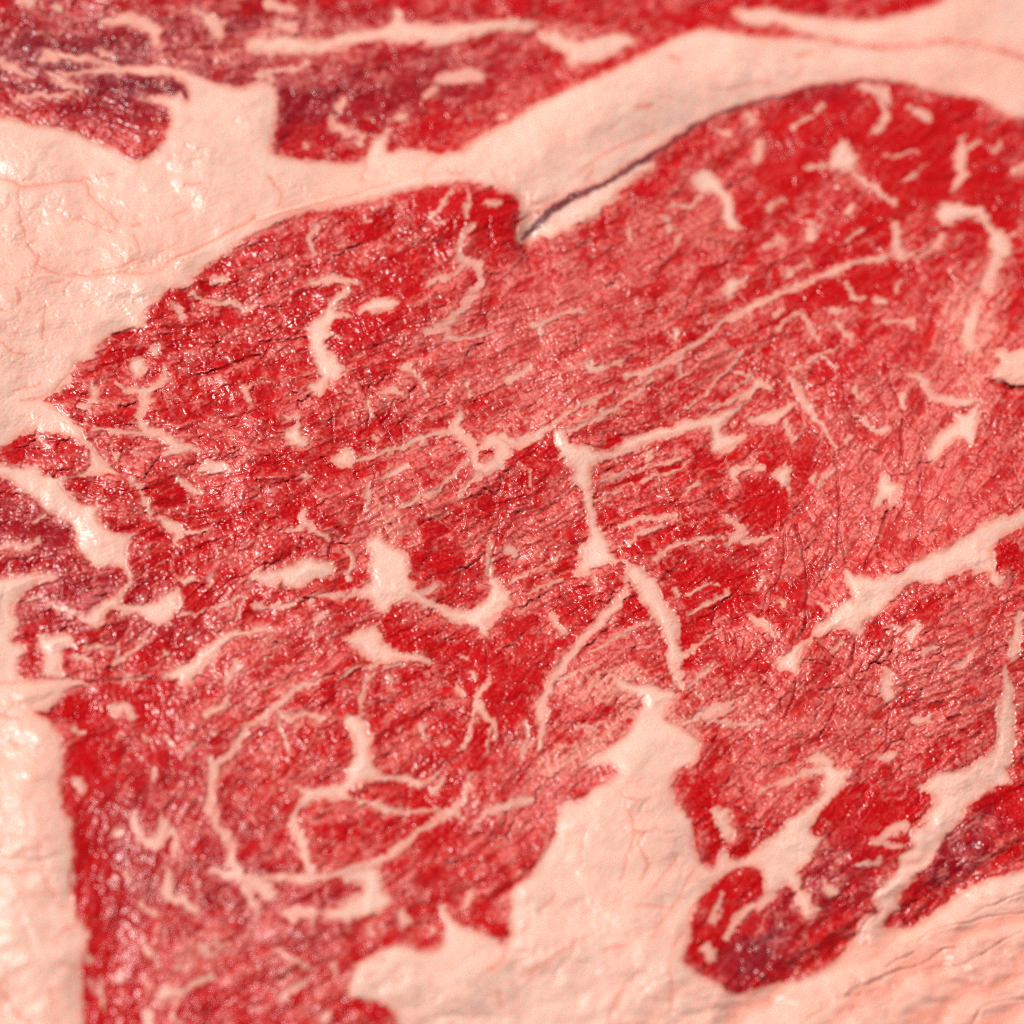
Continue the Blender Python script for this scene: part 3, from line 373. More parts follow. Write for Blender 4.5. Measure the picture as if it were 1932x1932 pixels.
# pink seams inside the fat
SEAMS = [
 TV(0,0, -40,1340,5, 60,1360,5, 150,1400,8, 230,1410,10, 400,1385,5, 620,1355,5, 850,1310,4), TV(0,0, 640,1370,4, 700,1500,5, 820,1620,5, 900,1680,5), TV(0,0, 1000,1700,8, 1060,1690,10), TV(0,0, 1010,1780,3, 1050,1850,4, 1060,1932,3),
 TV(0,0, 1400,1400,10, 1520,1380,7), TV(0,0, 1310,1640,4, 1400,1590,5), TV(0,0, 150,1400,6, 150,1640,6, 200,1800,9, 260,1932,8), TV(0,0, 560,1650,3, 640,1650,4, 740,1690,4, 860,1740,4), TV(0,0, 1350,1932,8, 1550,1850,9, 1932,1640,10),
 TV(0,1, -40,600,5, 20,660,5, 80,720,5, 190,750,4), TV(0,1, 340,380,8, 330,470,5, 315,620,5), TV(0,1, 110,1020,3, 250,990,5, 310,960,4), TV(0,1, 170,1095,4, 290,1070,7, 330,1060,5), TV(0,1, 420,1010,4, 450,960,5, 540,880,5), TV(0,1, 0,410,8, 40,420,6),
 TV(0,1, -100,230,4, 100,215,5, 250,150,6, 280,90,8, 300,0,14), TV(0,1, 290,60,10, 370,120,7, 480,140,6, 600,155,8, 760,135,7, 1000,130,6, 1150,130,6, 1210,90,7, 1330,20,8), TV(0,1, 700,120,5, 900,90,5, 1050,20,4), TV(0,1, 120,240,8, 160,300,20, 140,360,10),
 TV(0,1, 390,200,8, 480,170,8), TV(1,0, 0,1680,7, 300,1580,7, 600,1510,6, 950,1390,6, 1020,1380,5), TV(1,0, 1270,1330,6, 1290,1250,5, 1380,1180,6), TV(1,0, 80,1330,8, 200,1450,6, 180,1550,5), TV(1,0, 800,1360,4, 830,1280,6, 830,1200,5),
 TV(1,0, 1450,1280,3, 1480,1320,4, 1560,1310,3), TV(1,0, 1790,1300,3, 1840,1380,5, 1932,1450,4), TV(1,0, 1550,1150,8, 1600,1110,6), TV(2,0, 520,1300,5, 640,1200,5, 780,1120,6, 950,1050,5, 1080,1000,4), TV(2,0, 1200,430,14, 1260,450,8),
 TV(2,0, 1640,680,4, 1780,630,5, 1932,620,4), TV(2,0, 940,800,12, 1050,800,16), TV(2,0, 560,1370,4, 620,1260,4), TV(2,0, 20,1460,4, 200,1560,5, 350,1470,4), TV(3,0, 200,420,8, 330,390,10), TV(3,0, 1080,650,6, 1250,700,8, 1400,720,5),
 TV(2,3, 720,1950,6, 760,1810,6, 830,1680,7, 900,1590,6, 970,1530,4), TV(2,3, 100,1560,8, 220,1500,6, 400,1370,6, 550,1260,4), TV(2,3, 1010,970,4, 1150,820,5, 1240,680,5), TV(2,3, 1060,1280,4, 1130,1160,5, 1250,1000,6, 1370,770,6), TV(2,3, 1230,1330,9, 1280,1250,9),
 TV(2,3, 860,230,4, 910,400,4, 930,520,7, 880,640,6, 850,780,6, 810,840,8), TV(2,3, 550,460,4, 530,600,4, 530,700,5), TV(2,3, 960,560,8, 1000,700,12, 1040,740,12, 960,860,4), TV(2,3, 1180,1450,4, 1210,1650,5, 1200,1800,4), TV(2,3, 0,1260,6, 100,1220,6),
 TV(2,3, 820,180,5, 880,240,7, 1020,240,4), TV(2,3, 940,470,14, 1000,490,12), TV(2,3, 200,1090,5, 330,970,5), TV(2,3, 700,1380,4, 860,1340,6), TV(2,3, 1180,1050,5, 1000,1030,4, 940,1050,5), TV(1,3, 1750,1530,6, 1850,1480,6, 1900,1330,5), TV(1,3, 1830,1700,10, 1850,1800,8),
 TV(1,3, 940,1450,12, 980,1440,12), TV(0,3, 410,1330,6, 430,1280,6, 500,1210,8, 600,1180,8), TV(0,3, -40,1640,8, 50,1760,10, 120,1850,10, 230,1940,8), TV(0,3, 350,850,5, 420,990,7), TV(0,3, -60,800,16, 60,800,14, 270,770,7), TV(0,3, 300,540,5, 300,760,5, 350,850,5),
 TV(0,3, 460,1470,6, 590,1520,8), TV(0,3, 390,1660,5, 400,1800,6), TV(0,3, 420,1020,4, 500,1060,6), TV(0,2, 0,1290,6, 200,1285,5, 340,1255,4), TV(0,2, 240,1500,4, 250,1440,4, 400,1370,5), TV(0,2, -40,1520,16, 150,1560,10), TV(0,2, 80,1720,16, 130,1760,10),
 TV(3,2, 650,680,3, 670,600,3, 720,560,3), TV(3,3, 900,1240,3, 1100,1180,3, 1250,1090,3, 1500,900,3),
]
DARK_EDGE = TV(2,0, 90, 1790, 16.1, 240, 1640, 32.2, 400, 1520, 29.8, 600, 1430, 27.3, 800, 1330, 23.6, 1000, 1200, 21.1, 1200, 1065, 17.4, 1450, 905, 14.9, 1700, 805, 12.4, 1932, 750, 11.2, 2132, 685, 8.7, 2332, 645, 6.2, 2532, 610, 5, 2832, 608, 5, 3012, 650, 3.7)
# lean tones with shade and gloss coloured in: deep smooth patches and pale, finely fatty patches (full-photo coordinates 0..1932: x, y, rx, ry, angle, amount)
DEEP = [(880,400,110,45,5,1),(930,430,60,40,40,.7),(700,600,60,40,-30,.9),(640,640,40,40,0,.7),(760,540,30,80,30,.8),(1640,420,120,40,-30,.6),(1780,300,160,90,10,.8),(1560,200,140,40,-20,.7),(1870,430,70,60,0,.6),
 (1500,330,60,90,60,.7),(1640,230,150,50,0,.6),(1400,430,60,60,0,.5),(1620,540,100,40,-15,.9),(1530,560,60,30,-15,.6),(1470,740,30,30,0,.6),(1330,640,90,22,-25,.5),(1500,880,50,70,-60,.6),(1440,950,60,60,0,.8),
 (1340,1110,90,60,20,.9),(1300,1220,25,60,0,.8),(1200,1150,25,60,20,.8),(1120,860,30,18,0,.4),(1230,880,60,18,-20,.6),(830,1060,60,45,0,.7),(750,1200,60,40,20,.8),(860,1230,60,25,15,.7),(640,1100,70,18,-10,.7),(370,1140,60,30,-20,.8),
 (300,1160,60,40,0,.5),(900,1280,40,50,60,.6),(950,1350,40,120,35,.6),(1000,1250,40,60,30,.5),(850,1400,60,120,45,.5),(690,1340,60,50,0,.5),(700,1500,60,16,-15,.5),(820,1560,70,60,40,.9),(620,1430,60,25,-15,.5),(180,1560,45,240,-5,.9),
 (200,1760,60,160,-8,1),(230,1880,60,100,0,1),(150,1340,90,18,-5,1),(280,1330,80,50,30,.7),(290,1450,90,60,-20,.5),(1390,1690,80,60,-45,1),(1370,1800,60,60,0,1),(1440,1840,60,30,0,.9),(1640,1580,60,60,-50,.9),(1570,1520,40,40,0,1),(1750,1620,150,22,-60,.7),(1700,1530,60,20,-30,.9),
 (1900,1520,40,60,-30,1),(1900,1050,30,30,0,.9),(1750,1090,80,20,-25,.5),(600,230,100,18,-15,.8),(800,250,250,18,-35,.7),(1100,180,250,16,-30,.8),(560,260,22,50,0,.8),(250,210,80,60,30,.6),(700,190,140,25,-10,.7),(1300,30,200,20,-10,.7),(1700,10,60,18,-20,1),
 (60,1000,90,40,10,.6),(40,850,40,30,0,.8),(150,880,60,30,0,.4),(560,960,40,40,-30,.8),(400,650,40,15,0,.4),(440,600,80,14,-10,.8),(330,590,40,30,0,.5),(460,710,90,12,-20,.6),(500,480,90,30,-20,.3),(1560,700,70,22,-20,.7),(1570,830,40,30,0,.6),(730,850,60,50,0,.4),(620,880,50,25,-30,.6),
 (560,830,50,50,0,.4),(1330,1500,40,50,-20,.9),(1360,1590,22,60,-10,1),(900,1750,30,18,0,1),(950,1760,18,22,0,1),(700,1900,60,22,20,.9),(680,1800,30,40,0,.8),(420,1900,60,40,0,.6),(480,1520,40,40,0,.4),(520,1580,30,30,0,.4),(610,1500,30,20,0,.4),(300,1600,40,50,0,.4),(420,1640,50,40,0,.5),(1600,440,80,20,-20,.5)]
PALE = [(1000,600,190,80,-20,.9),(1180,520,120,50,-20,.7),(1050,520,60,50,0,.6),(900,700,120,40,-20,.7),(820,680,60,40,0,.5),(1100,700,150,40,-25,.6),(950,780,180,25,-25,.8),(1750,850,150,120,0,.8),(1850,650,80,90,0,.9),(1700,960,80,90,0,.7),(1800,960,120,60,0,.8),
 (1750,700,80,50,0,.6),(1620,860,50,80,0,.5),(1500,1050,50,90,0,.6),(1560,960,40,80,0,.4),(1620,1100,60,60,0,.4),(1780,1230,150,70,-20,.8),(1850,1130,60,60,0,.6),(1650,1300,150,60,-10,.6),(1450,1350,140,50,-10,.7),(1480,1430,120,50,-20,.7),(1400,1240,40,60,0,.5),(1750,1380,140,40,-20,.7),
 (1900,1300,40,80,0,.7),(560,1210,120,50,-15,.6),(600,1100,80,20,-10,.4),(480,1190,120,30,-15,.5),(520,720,40,50,0,.3),(700,1000,60,60,60,.9),(740,960,40,60,30,.8),(560,760,30,60,20,.5),(230,860,60,30,20,.3),(400,900,120,50,20,.3),(480,1050,80,40,0,.5),(900,900,60,50,0,.4),
 (800,920,80,40,-20,.5),(1010,1010,80,50,-20,.4),(1150,800,90,25,-25,.5),(1250,940,80,50,-20,.3),(1130,1230,80,40,-10,.7),(1090,1290,90,30,-10,.6),(1080,1450,80,50,-30,.9),(1000,1530,80,60,-40,.7),(960,1600,70,90,20,.6),(880,1620,80,60,-30,.4),(550,1370,60,40,0,.5),(520,1270,120,30,-10,.5),
 (1400,1480,60,30,0,.6),(1480,1480,50,40,0,.7),(830,1700,90,40,10,.4),(430,1800,120,50,20,.6),(560,1850,60,40,0,.4),(330,1400,60,40,0,.3),(560,60,200,25,0,.6),(330,50,200,30,5,.6),(150,130,160,20,10,.5),(900,170,80,25,0,.5),(1150,50,120,30,-10,.5),(500,130,120,18,-10,.5),(60,180,60,30,0,.5),
 (1350,350,80,40,-30,.4),(1330,420,60,60,-40,.4),(1500,430,50,30,0,.4),(160,640,60,30,0,.3),(960,1150,40,120,30,.4),(830,1350,60,40,0,.3),(700,1430,70,30,-20,.4)]
# direction of the meat fibres: x, y, angle (degrees, image axes y down)
FLOW = [(100,100,5),(600,100,-5),(1200,100,-25),(1800,60,-10),(150,250,25),(700,250,-12),(500,450,-25),(850,400,-35),(1300,320,-40),(1600,250,-45),(1850,250,-30),(1200,500,-20),(1600,450,-28),(1900,400,-15),(300,650,-15),(600,650,-25),(900,650,-20),
 (1250,650,-25),(1500,650,-28),(1800,650,-55),(150,900,10),(400,950,-10),(700,900,-25),(1000,850,-35),(1250,850,-22),(1500,850,-50),(1750,850,-60),(100,1150,-10),(350,1150,-40),(700,1150,-30),(900,1050,-25),(1150,1100,-20),(1400,1050,-25),(1650,1050,-60),(1850,1150,-30),
 (250,1350,-10),(500,1350,-30),(800,1300,-25),(1050,1350,-50),(1300,1250,-25),(1550,1250,-60),(1800,1300,-25),(200,1600,-80),(450,1500,-60),(700,1500,-22),(900,1450,-50),(1000,1600,-45),(1400,1500,-40),(1600,1450,-40),(1800,1500,-35),(200,1850,-85),(450,1800,-30),(700,1700,-25),(1450,1750,-45),(1650,1700,-40),(1850,1600,-40)]

# older, browner-purple lean, and blush in the fat
AGED = [(120,120,260,80,5,.9),(330,170,180,60,10,.8),(600,180,200,70,-10,.6),(850,150,160,50,-15,.4),(450,40,300,40,0,.6),(60,1000,110,60,10,.6),(150,1130,140,50,-10,.5),(300,1180,100,30,0,.3),(1430,1790,110,50,-40,.8),(1560,1650,80,60,-40,.5),(1810,1600,90,50,-40,.7),(300,1480,150,60,-30,.3),(420,1680,160,60,0,.4),(620,1740,120,40,-20,.4),(250,1660,60,100,0,.3),(430,1560,60,60,0,.3),(1560,180,60,20,0,.4),(1050,430,60,20,-35,.4)]
BLUSH = [(1905,700,70,50,0,1),(1110,1480,60,60,0,.4),(1800,1880,260,60,-28,1),(1650,1860,160,40,-30,.7),(1880,1760,100,60,-30,.6),(1700,1800,100,30,-30,.6),(1880,1930,100,40,0,1),(1860,130,120,50,0,.5),(1500,110,120,20,20,.4),(40,590,60,40,0,.7),(90,520,60,30,0,.5),(60,1330,80,40,0,.6),(60,1500,60,80,0,.5),(1340,1440,60,60,0,.6),(1200,1500,90,60,0,.3),(560,1030,60,40,0,.3),(1130,1300,60,30,0,.6),(640,60,30,30,0,.4),(1250,150,60,30,-20,.3),(1730,1120,60,20,-25,.3),(1380,1600,40,120,0,.4),(1450,1900,160,40,-10,.5),(310,470,120,16,-25,.5),(130,650,60,20,-40,.5),(1240,1650,120,80,-30,.25),(1750,150,160,30,10,.6)]
# half-fat, half-lean haze where the fat feathers out into the muscle
HAZE = [(1150,1290,110,40,-10,.8),(1260,1400,70,60,-20,.8),(1230,1340,60,50,0,.8),(1120,1400,90,30,-30,.7),(1060,1440,90,30,-35,.6),(1330,1300,50,30,0,.5),(1400,1340,60,40,0,.5),(740,1010,50,50,0,.7),(720,950,40,40,30,.5),(560,1080,100,22,-15,.6),
 (1850,620,70,90,0,.7),(1880,500,60,60,0,.5),(1800,560,50,60,0,.5),(1830,720,60,40,0,.5),(1400,790,60,30,0,.4),(1500,720,40,50,0,.5),(1530,780,40,60,40,.4),(1300,700,140,20,-28,.5),(1150,760,120,22,-28,.5),(1000,790,90,18,-20,.5),(880,620,30,30,0,.4),(820,640,30,20,0,.4),
 (950,700,60,16,-10,.5),(1100,690,50,22,-20,.5),(860,780,40,30,0,.5),(1060,800,60,18,-20,.6),(700,880,30,16,0,.4),(640,870,30,20,0,.4),(400,880,60,20,10,.5),(590,700,20,60,10,.3),(1600,1130,60,40,-30,.4),(1510,1240,30,30,0,.5),(1660,1290,30,50,0,.4),(1560,1420,60,20,0,.4),(1470,1440,60,14,0,.5),
 (1850,1250,60,30,-20,.3),(1780,1560,60,14,-50,.3),(520,1300,60,40,-20,.4),(450,1370,60,40,-30,.4),(420,1240,60,20,-20,.3),(480,520,70,12,0,.3),(620,380,30,12,0,.2),(900,440,20,14,0,.3),(1600,150,120,14,0,.3),(1580,220,80,14,10,.3),(1650,190,60,30,0,.5),(1100,420,60,20,-25,.6),(1250,300,60,20,-30,.4),
 (1300,90,140,16,-25,.4),(540,70,220,14,0,.6),(320,110,60,30,0,.5),(430,110,70,22,0,.6),(120,60,120,16,0,.4),(60,130,60,20,0,.5),(820,95,60,14,0,.3),(700,150,60,20,0,.3),(1080,60,60,30,0,.5),(600,40,80,16,0,.5),(900,60,50,16,0,.4),(380,1810,80,30,30,.6),(300,1870,60,40,0,.6),(520,1760,40,30,0,.4),
 (240,1500,30,20,0,.4),(1380,1650,40,30,0,.3),(870,1700,40,30,0,.4),(1030,1270,20,20,0,.3),(960,1230,30,30,0,.3),(210,1170,60,20,-20,.5),(300,1150,60,18,-10,.5),(140,1240,40,30,0,.4),(60,840,30,16,0,.3),(230,700,20,20,0,.2),(350,530,30,30,0,.2),(440,500,60,14,10,.4),(1750,780,60,30,0,.4),(1660,980,30,60,20,.4),(1760,920,60,60,0,.3)]
# where pale skins net the bundles of fibres: x, y, rx, ry, angle, amount
NET = [(1400,760,170,70,-25,1),(1500,830,80,80,0,.9),(1250,650,200,60,-28,.7),(1450,600,160,60,-25,.8),(1600,560,120,50,-10,.7),(1600,340,160,80,-20,.5),(1800,420,100,80,0,.6),(1200,900,160,80,-20,.6),(1330,1000,120,70,-20,.7),(880,1000,120,80,-25,.5),
 (850,1080,90,60,0,.5),(430,1450,160,120,-20,.6),(600,1400,120,60,-30,.6),(500,1600,150,80,-20,.7),(700,1580,100,50,-25,.7),(350,1700,120,80,0,.6),(450,1300,160,50,-25,.6),(700,860,100,60,0,.6),(550,600,100,60,-20,.4),(300,730,100,60,0,.5),(200,880,100,60,0,.5),
 (820,560,60,100,30,.5),(1000,1150,100,80,-40,.5),(960,1380,60,140,30,.6),(1560,1020,60,120,0,.5),(1780,1280,160,60,-20,.5),(1620,1560,80,60,-40,.7),(1450,1750,80,60,-40,.5),(700,100,300,30,-5,.4),(750,220,160,40,-10,.4),(650,1780,160,60,-20,.5)]

# ------------------------------------------------------------------ what is fat, what is lean
Fd = np.full(U.shape, -12.0, np.float32)          # signed distance into fat
FID = np.full(U.shape, -1, np.int32)
LID = np.zeros(U.shape, np.int32)
NAMES = []                                        # fat part names by id
LOBES = ['muscle']
for kind, name, _, pts in OPS:
    calm = name == 'fat_cap'
    w, d = sd_poly(pts, US if calm else UW, VS if calm else VW)
    if kind == F:
        NAMES.append(name)
        sub = Fd[w]; win = d > sub
        FID[w][win] = len(NAMES) - 1
        np.maximum(sub, d, out=sub)
        if name == 'fat_curl': CURL = (w, d)
    else:
        sub = Fd[w]; np.minimum(sub, -d, out=sub)
        LOBES.append(name); LID[w][d > 0] = len(LOBES) - 1
FDC = Fd.copy()
capw0 = ss(2, 10, FDC)
g4 = perlin(UW / 4.2, VW / 4.2, 104)
g2 = perlin(U / 2.4, V / 2.4, 105)
VMASK = np.full(U.shape, -12.0, np.float32)
for v in VEINS:
    w, d = sd_line(v, UW, VW, add=0.45)
    NAMES.append('marbling_vein')
    sub = Fd[w]; win = d > sub
    FID[w][win] = len(NAMES) - 1
    np.maximum(sub, d, out=sub)

def blob_field(lst, warp):
    o = np.zeros(U.shape, np.float32)
    for x, y, rx, ry, a, s in lst:
        k = 1024 / 1932; x *= k; y *= k; rx *= k; ry *= k; a = math.radians(a)
        w = window(np.array([[x - 2.6 * max(rx, ry), y - 2.6 * max(rx, ry)], [x + 2.6 * max(rx, ry), y + 2.6 * max(rx, ry)]]), 2)
        X, Y = warp[0][w] - x, warp[1][w] - y
        p = (X * math.cos(a) + Y * math.sin(a)) / rx; q = (-X * math.sin(a) + Y * math.cos(a)) / ry
        g = s * np.exp(-(p * p + q * q) * 0.9)
        o[w] = 1 - (1 - o[w]) * (1 - g)
    return o
WW = (U + 4.5 * WX + 14 * perlin(U / 34, V / 34, 31), V + 4.5 * WY + 14 * perlin(U / 34, V / 34, 32))
WW2 = (U + 2.5 * WX + 7 * perlin(U / 22, V / 22, 33), V + 2.5 * WY + 7 * perlin(U / 22, V / 22, 34))
deep0 = blob_field(DEEP, WW2)
pale = blob_field(PALE, WW)

# fibre direction
sx = np.zeros(U.shape, np.float32); cx = sx.copy()
for x, y, a in FLOW:
    k = 1024 / 1932
    g = 1 / (((U - x * k) ** 2 + (V - y * k) ** 2) / 3600 + 0.25) ** 1.6
    sx += g * math.sin(2 * math.radians(a)); cx += g * math.cos(2 * math.radians(a))
th = 0.5 * np.arctan2(sx, cx) + 0.35 * perlin(U / 60, V / 60, 40)
DX, DY = np.cos(th), np.sin(th)
def streak(s, Ln, n, seed):
    r = 0
    for t in np.linspace(-Ln, Ln, n):
        r = r + perlin((UW * .3 + U * .7 + t * DX) / s, (VW * .3 + V * .7 + t * DY) / s, seed)
    return r / n * (n ** 0.38)
st3 = streak(2.6, 4.5, 6, 50)
st7 = streak(6.0, 12, 6, 60)
st14 = streak(13.0, 22, 5, 70)
st24 = streak(24.0, 34, 5, 75)

# bundles of fibres: cells with thin skins between them
def cells(ang, sx_, sy_, seed):
    a = math.radians(ang)
    x = U + 1.6 * WX + 7 * perlin(U / 30, V / 30, seed + 1); y = V + 1.6 * WY + 7 * perlin(U / 30, V / 30, seed + 2)
    return worley((x * math.cos(a) + y * math.sin(a)) / sx_, (-x * math.sin(a) + y * math.cos(a)) / sy_, seed)
CA = cells(-28, 36, 20, 200); CB = cells(-68, 34, 19, 300); CC = cells(-20, 15, 9, 400)
mB = ss(760, 800, U + 20 * perlin(U / 40, V / 40, 210)) * ss(300, 340, V) * ss(680, 640, V) > .5
mB = mB | (U < 190) & (V > 660)
cw = [np.where(mB, b, a) for a, b in zip(CA, CB)]
edge1 = cw[1] - cw[0]; cid = cw[2]
edge2 = CC[1] - CC[0]; cid2 = CC[2]
aged = blob_field(AGED, WW)
fs0 = ss(-2.5, .5, Fd)
net = blob_field(NET, WW)
crack = np.zeros(U.shape, np.float32)
for v in CRACKS:
    w, d = sd_line(v, U + .5 * WX, V + .5 * WY, pad=7)
    hw = max(p[2] for p in v) + 0.9
    crack[w] = np.maximum(crack[w], ss(-1.2, 0.9, d) * min(1.6, 0.55 + 0.35 * hw))
cg = ss(.0, .3, perlin(U / 52, V / 52, 161) + .4 * perlin(U / 18, V / 18, 162)) * (1 - np.clip(net, 0, 1) * .5)
crease = ss(.075, .015, edge1 + .03 * g2) * cg * (1 - fs0)
crack = np.maximum(crack, .75 * crease)
seam = np.zeros(U.shape, np.float32)
for v in SEAMS:
    w, d = sd_line(v, U + .6 * WX, V + .6 * WY, pad=10)
    seam[w] = np.maximum(seam[w], 0.75 * ss(-1.6, 1.3, d) + 0.25 * ss(-7, 0, d))
blush = blob_field(BLUSH, WW)
memb = ss(.05, .0, np.abs(perlin((U + 3 * WX) / 44, (V + 3 * WY) / 36, 140))) * ss(0, .3, perlin(U / 80, V / 80, 141)) * capw0
fatmot = ss(-.35, .5, fbm(U + 2 * WX, V + 2 * WY, 34, 142, 4, .62))
seam0 = seam
CF0 = worley((U + 3 * WX + 14 * perlin(U / 60, V / 60, 501)) / 62, (V + 3 * WY + 14 * perlin(U / 60, V / 60, 502)) / 36, 500)
memb = np.maximum(memb, 1.3 * ss(.09, .0, CF0[1] - CF0[0]) * capw0 * ss(-.3, .2, perlin(U / 90, V / 90, 503)) * (.6 + g4))
seam = np.clip(np.maximum(np.maximum(seam, .55 * blush * (.6 + .7 * fatmot) + .0), .22 * memb) + .16 * (1 - fatmot), 0, 1)
seam = np.maximum(seam, .45 * ss(9, 0, FDC + 3 * g4) * ss(-.2, .4, perlin(U / 30, V / 30, 143)))
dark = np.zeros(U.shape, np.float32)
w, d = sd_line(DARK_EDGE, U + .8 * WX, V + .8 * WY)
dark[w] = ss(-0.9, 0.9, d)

bk = np.full(U.shape, -18.0, np.float32)
w, d = sd_poly(BACK, U + .25 * WX, V + .25 * WY, n=1)
bk[w] = d
isback = bk > 0

deep = ss(.30, .62, deep0 + .22 * st7 + .16 * st14 + .22 * (cid - .5) + .1 * (cid2 - .5)
          - .10 * pale)
deep = np.maximum(deep, .85 * ss(.80, .92, cid * .55 + cid2 * .45 + .16 * st7 - .30 * pale + .25 * deep0))
deep = np.maximum(deep, .8 * ss(-5.5, -.5, Fd) * (Fd < 0) * ss(.0, .3, perlin(U / 26, V / 26, 35) + .2 * st7) * (1 - pale * .7))
deep = np.clip(deep, 0, 1)
fr = (2.5 * st7 + 1.0 * st3 + 1.7 * st14) * (1 - capw0)
Fd = Fd + np.where(np.abs(Fd) < 11.5, fr * ss(-8, -1, Fd), 0)
net = blob_field(NET, WW)
# fine marbling threads and flecks inside the lean, along the fibres
cap_in = ss(-1, 3, FDC)
lean0 = 1 - ss(-1, 1, Fd)
gate = ss(-.15, .35, fbm(U, V, 70, 80, 2))
gate2 = ss(-.2, .4, fbm(U, V, 30, 81, 2))
nA = st14 + .35 * perlin(U / 7, V / 7, 82)
nB = streak(8.5, 9, 4, 85) + .3 * perlin(U / 4, V / 4, 86)
skin = ss(.055, .015, np.abs(edge1 - .03)) * ss(-.05, .25, fbm(U, V, 36, 88, 2) + .1 * st7)
thread = np.maximum(ss(.16, .0, np.abs(nA)) * gate * gate2, ss(.07, .0, np.abs(nB - .08)) * (1 - gate) * ss(-.1, .3, fbm(U, V, 22, 87, 2)))
rid = perlin(UW / 34 + 5, VW / 34, 94) + .4 * st14
thread = np.maximum(thread, ss(.075, .01, np.abs(rid)) * ss(-.05, .25, fbm(U, V, 45, 95, 2)))
blot = ss(.24, .52, fbm(UW, VW, 17, 96, 3) + .10 * st7 + .12 * pale)
clump0 = fbm(UW, VW, 24, 131, 2)
fleck = ss(.50, .80, streak(5.0, 5, 3, 90) + .15 * pale)
micro = (.55 + .6 * st3 + .5 * g2).clip(.15, 1.2) * np.clip(.62 * thread + .75 * fleck + .6 * skin + .7 * blot + net * (.95 * ss(.10, .01, edge1 + .02 * st3) + .65 * ss(.16, .02, edge2) * ss(-.2, .3, clump0)), 0, 1) * (1 - .8 * deep)
fedge = Fd + .9 * st3 + .5 * g2 + (1.5 * perlin(UW / 8, VW / 8, 125) + .9 * g4) * (1 - capw0)
fatm = .52 * ss(-2.8, 1.5, fedge) + .26 * ss(.3, 5.5, fedge) + .16 * ss(2, 9, FDC) + .06 * ss(3, 12, FDC)
haze = blob_field(HAZE, WW2)
hz = ss(.12, .75, haze * (.75 + .45 * g4 + .55 * st7 + .3 * fbm(UW, VW, 14, 97, 2)))
fatm = np.clip(np.maximum(fatm, .62 * hz * (.7 + .4 * st3)), 0, 1)

# ------------------------------------------------------------------ relief (in photo pixels)
big = 11 * perlin(U / 330 + .3, V / 330 + .7, 100) + 5 * perlin(U / 130, V / 130, 101) + 2.5 * perlin(U / 55, V / 55, 102)
bump_l = 1.8 * perlin(U / 24, V / 24, 103) + 1.3 * st14 + 1.35 * st7 + .80 * st3 + .45 * g4 + .13 * g2
fiss = ss(.10, .0, np.abs(perlin(UW / 19, VW / 15, 106) + .25 * st7)) * gate2 + .7 * ss(.12, .0, np.abs(perlin(UW / 9, VW / 9, 107) + .3 * st3)) * ss(-.1, .4, perlin(U / 40, V / 40, 108))
bump_l = bump_l - .9 * fiss * (1 - .5 * deep)
dome = np.clip(edge1, 0, .45) / .45
tilt = (cid - .5) * cw[3] * 3.2 + (np.modf(cid * 7.3)[0] - .5) * cw[4] * 3.2
bump_l = bump_l + 2.2 * np.sqrt(dome) * ss(.1, .5, np.modf(cid * 3.7)[0]) * .6 + tilt + .9 * np.sqrt(np.clip(edge2, 0, .4))
# wet sheen painted in as pale mottling, with some whitish tissue; deep red left between
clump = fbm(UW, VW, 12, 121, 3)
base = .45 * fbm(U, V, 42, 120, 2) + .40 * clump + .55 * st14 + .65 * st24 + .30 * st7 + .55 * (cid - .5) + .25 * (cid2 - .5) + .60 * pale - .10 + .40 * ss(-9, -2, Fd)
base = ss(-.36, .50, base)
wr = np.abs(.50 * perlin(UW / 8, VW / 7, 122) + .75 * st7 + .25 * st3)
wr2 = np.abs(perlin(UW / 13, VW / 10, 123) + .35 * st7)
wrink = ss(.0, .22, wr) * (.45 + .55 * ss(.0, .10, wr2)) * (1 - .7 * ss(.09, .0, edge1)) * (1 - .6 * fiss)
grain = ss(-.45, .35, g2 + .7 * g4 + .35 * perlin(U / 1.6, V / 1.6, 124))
film_sheen = base * (.12 + .88 * wrink) * (.62 + .38 * grain) * (1 - .9 * deep) * 1.35 + .42 * deep * ss(.22, .60, .55 * st7 + g2 + .6 * st3 + .3 * st7)  # last term: streaky highlights painted onto the deep patches
film_sheen = np.clip(film_sheen, 0, 1) ** 1.25 * 1.12
film_sheen = np.clip(film_sheen, 0, 1)
smooth = np.clip(deep * .75, 0, .8)
bump_l = (bump_l + .0) * .72 * (1 - .45 * smooth)
wob = perlin(U / 22, V / 22, 109) + .5 * perlin(U / 11, V / 11, 110)
bump_f = .8 * wob + .20 * st3 + .10 * perlin(U / 2.6, V / 2.6, 111) + .12 * g4 + .12 * streak(9, 14, 4, 112)
capw = ss(0, 18, FDC)
fs = ss(-1.6, 1.6, Fd)
H = big + (bump_l * 1.12 - .9) * (1 - fs) + bump_f * fs * (.45 + .55 * capw) - .25 * fs
H -= crack * 1.3
H -= seam0 * fs * .5
CF = CF0
fe = CF[1] - CF[0]
H += 2.0 * capw * np.sqrt(np.clip(fe, 0, .5)) * ss(-.3, .2, perlin(U / 90, V / 90, 503))
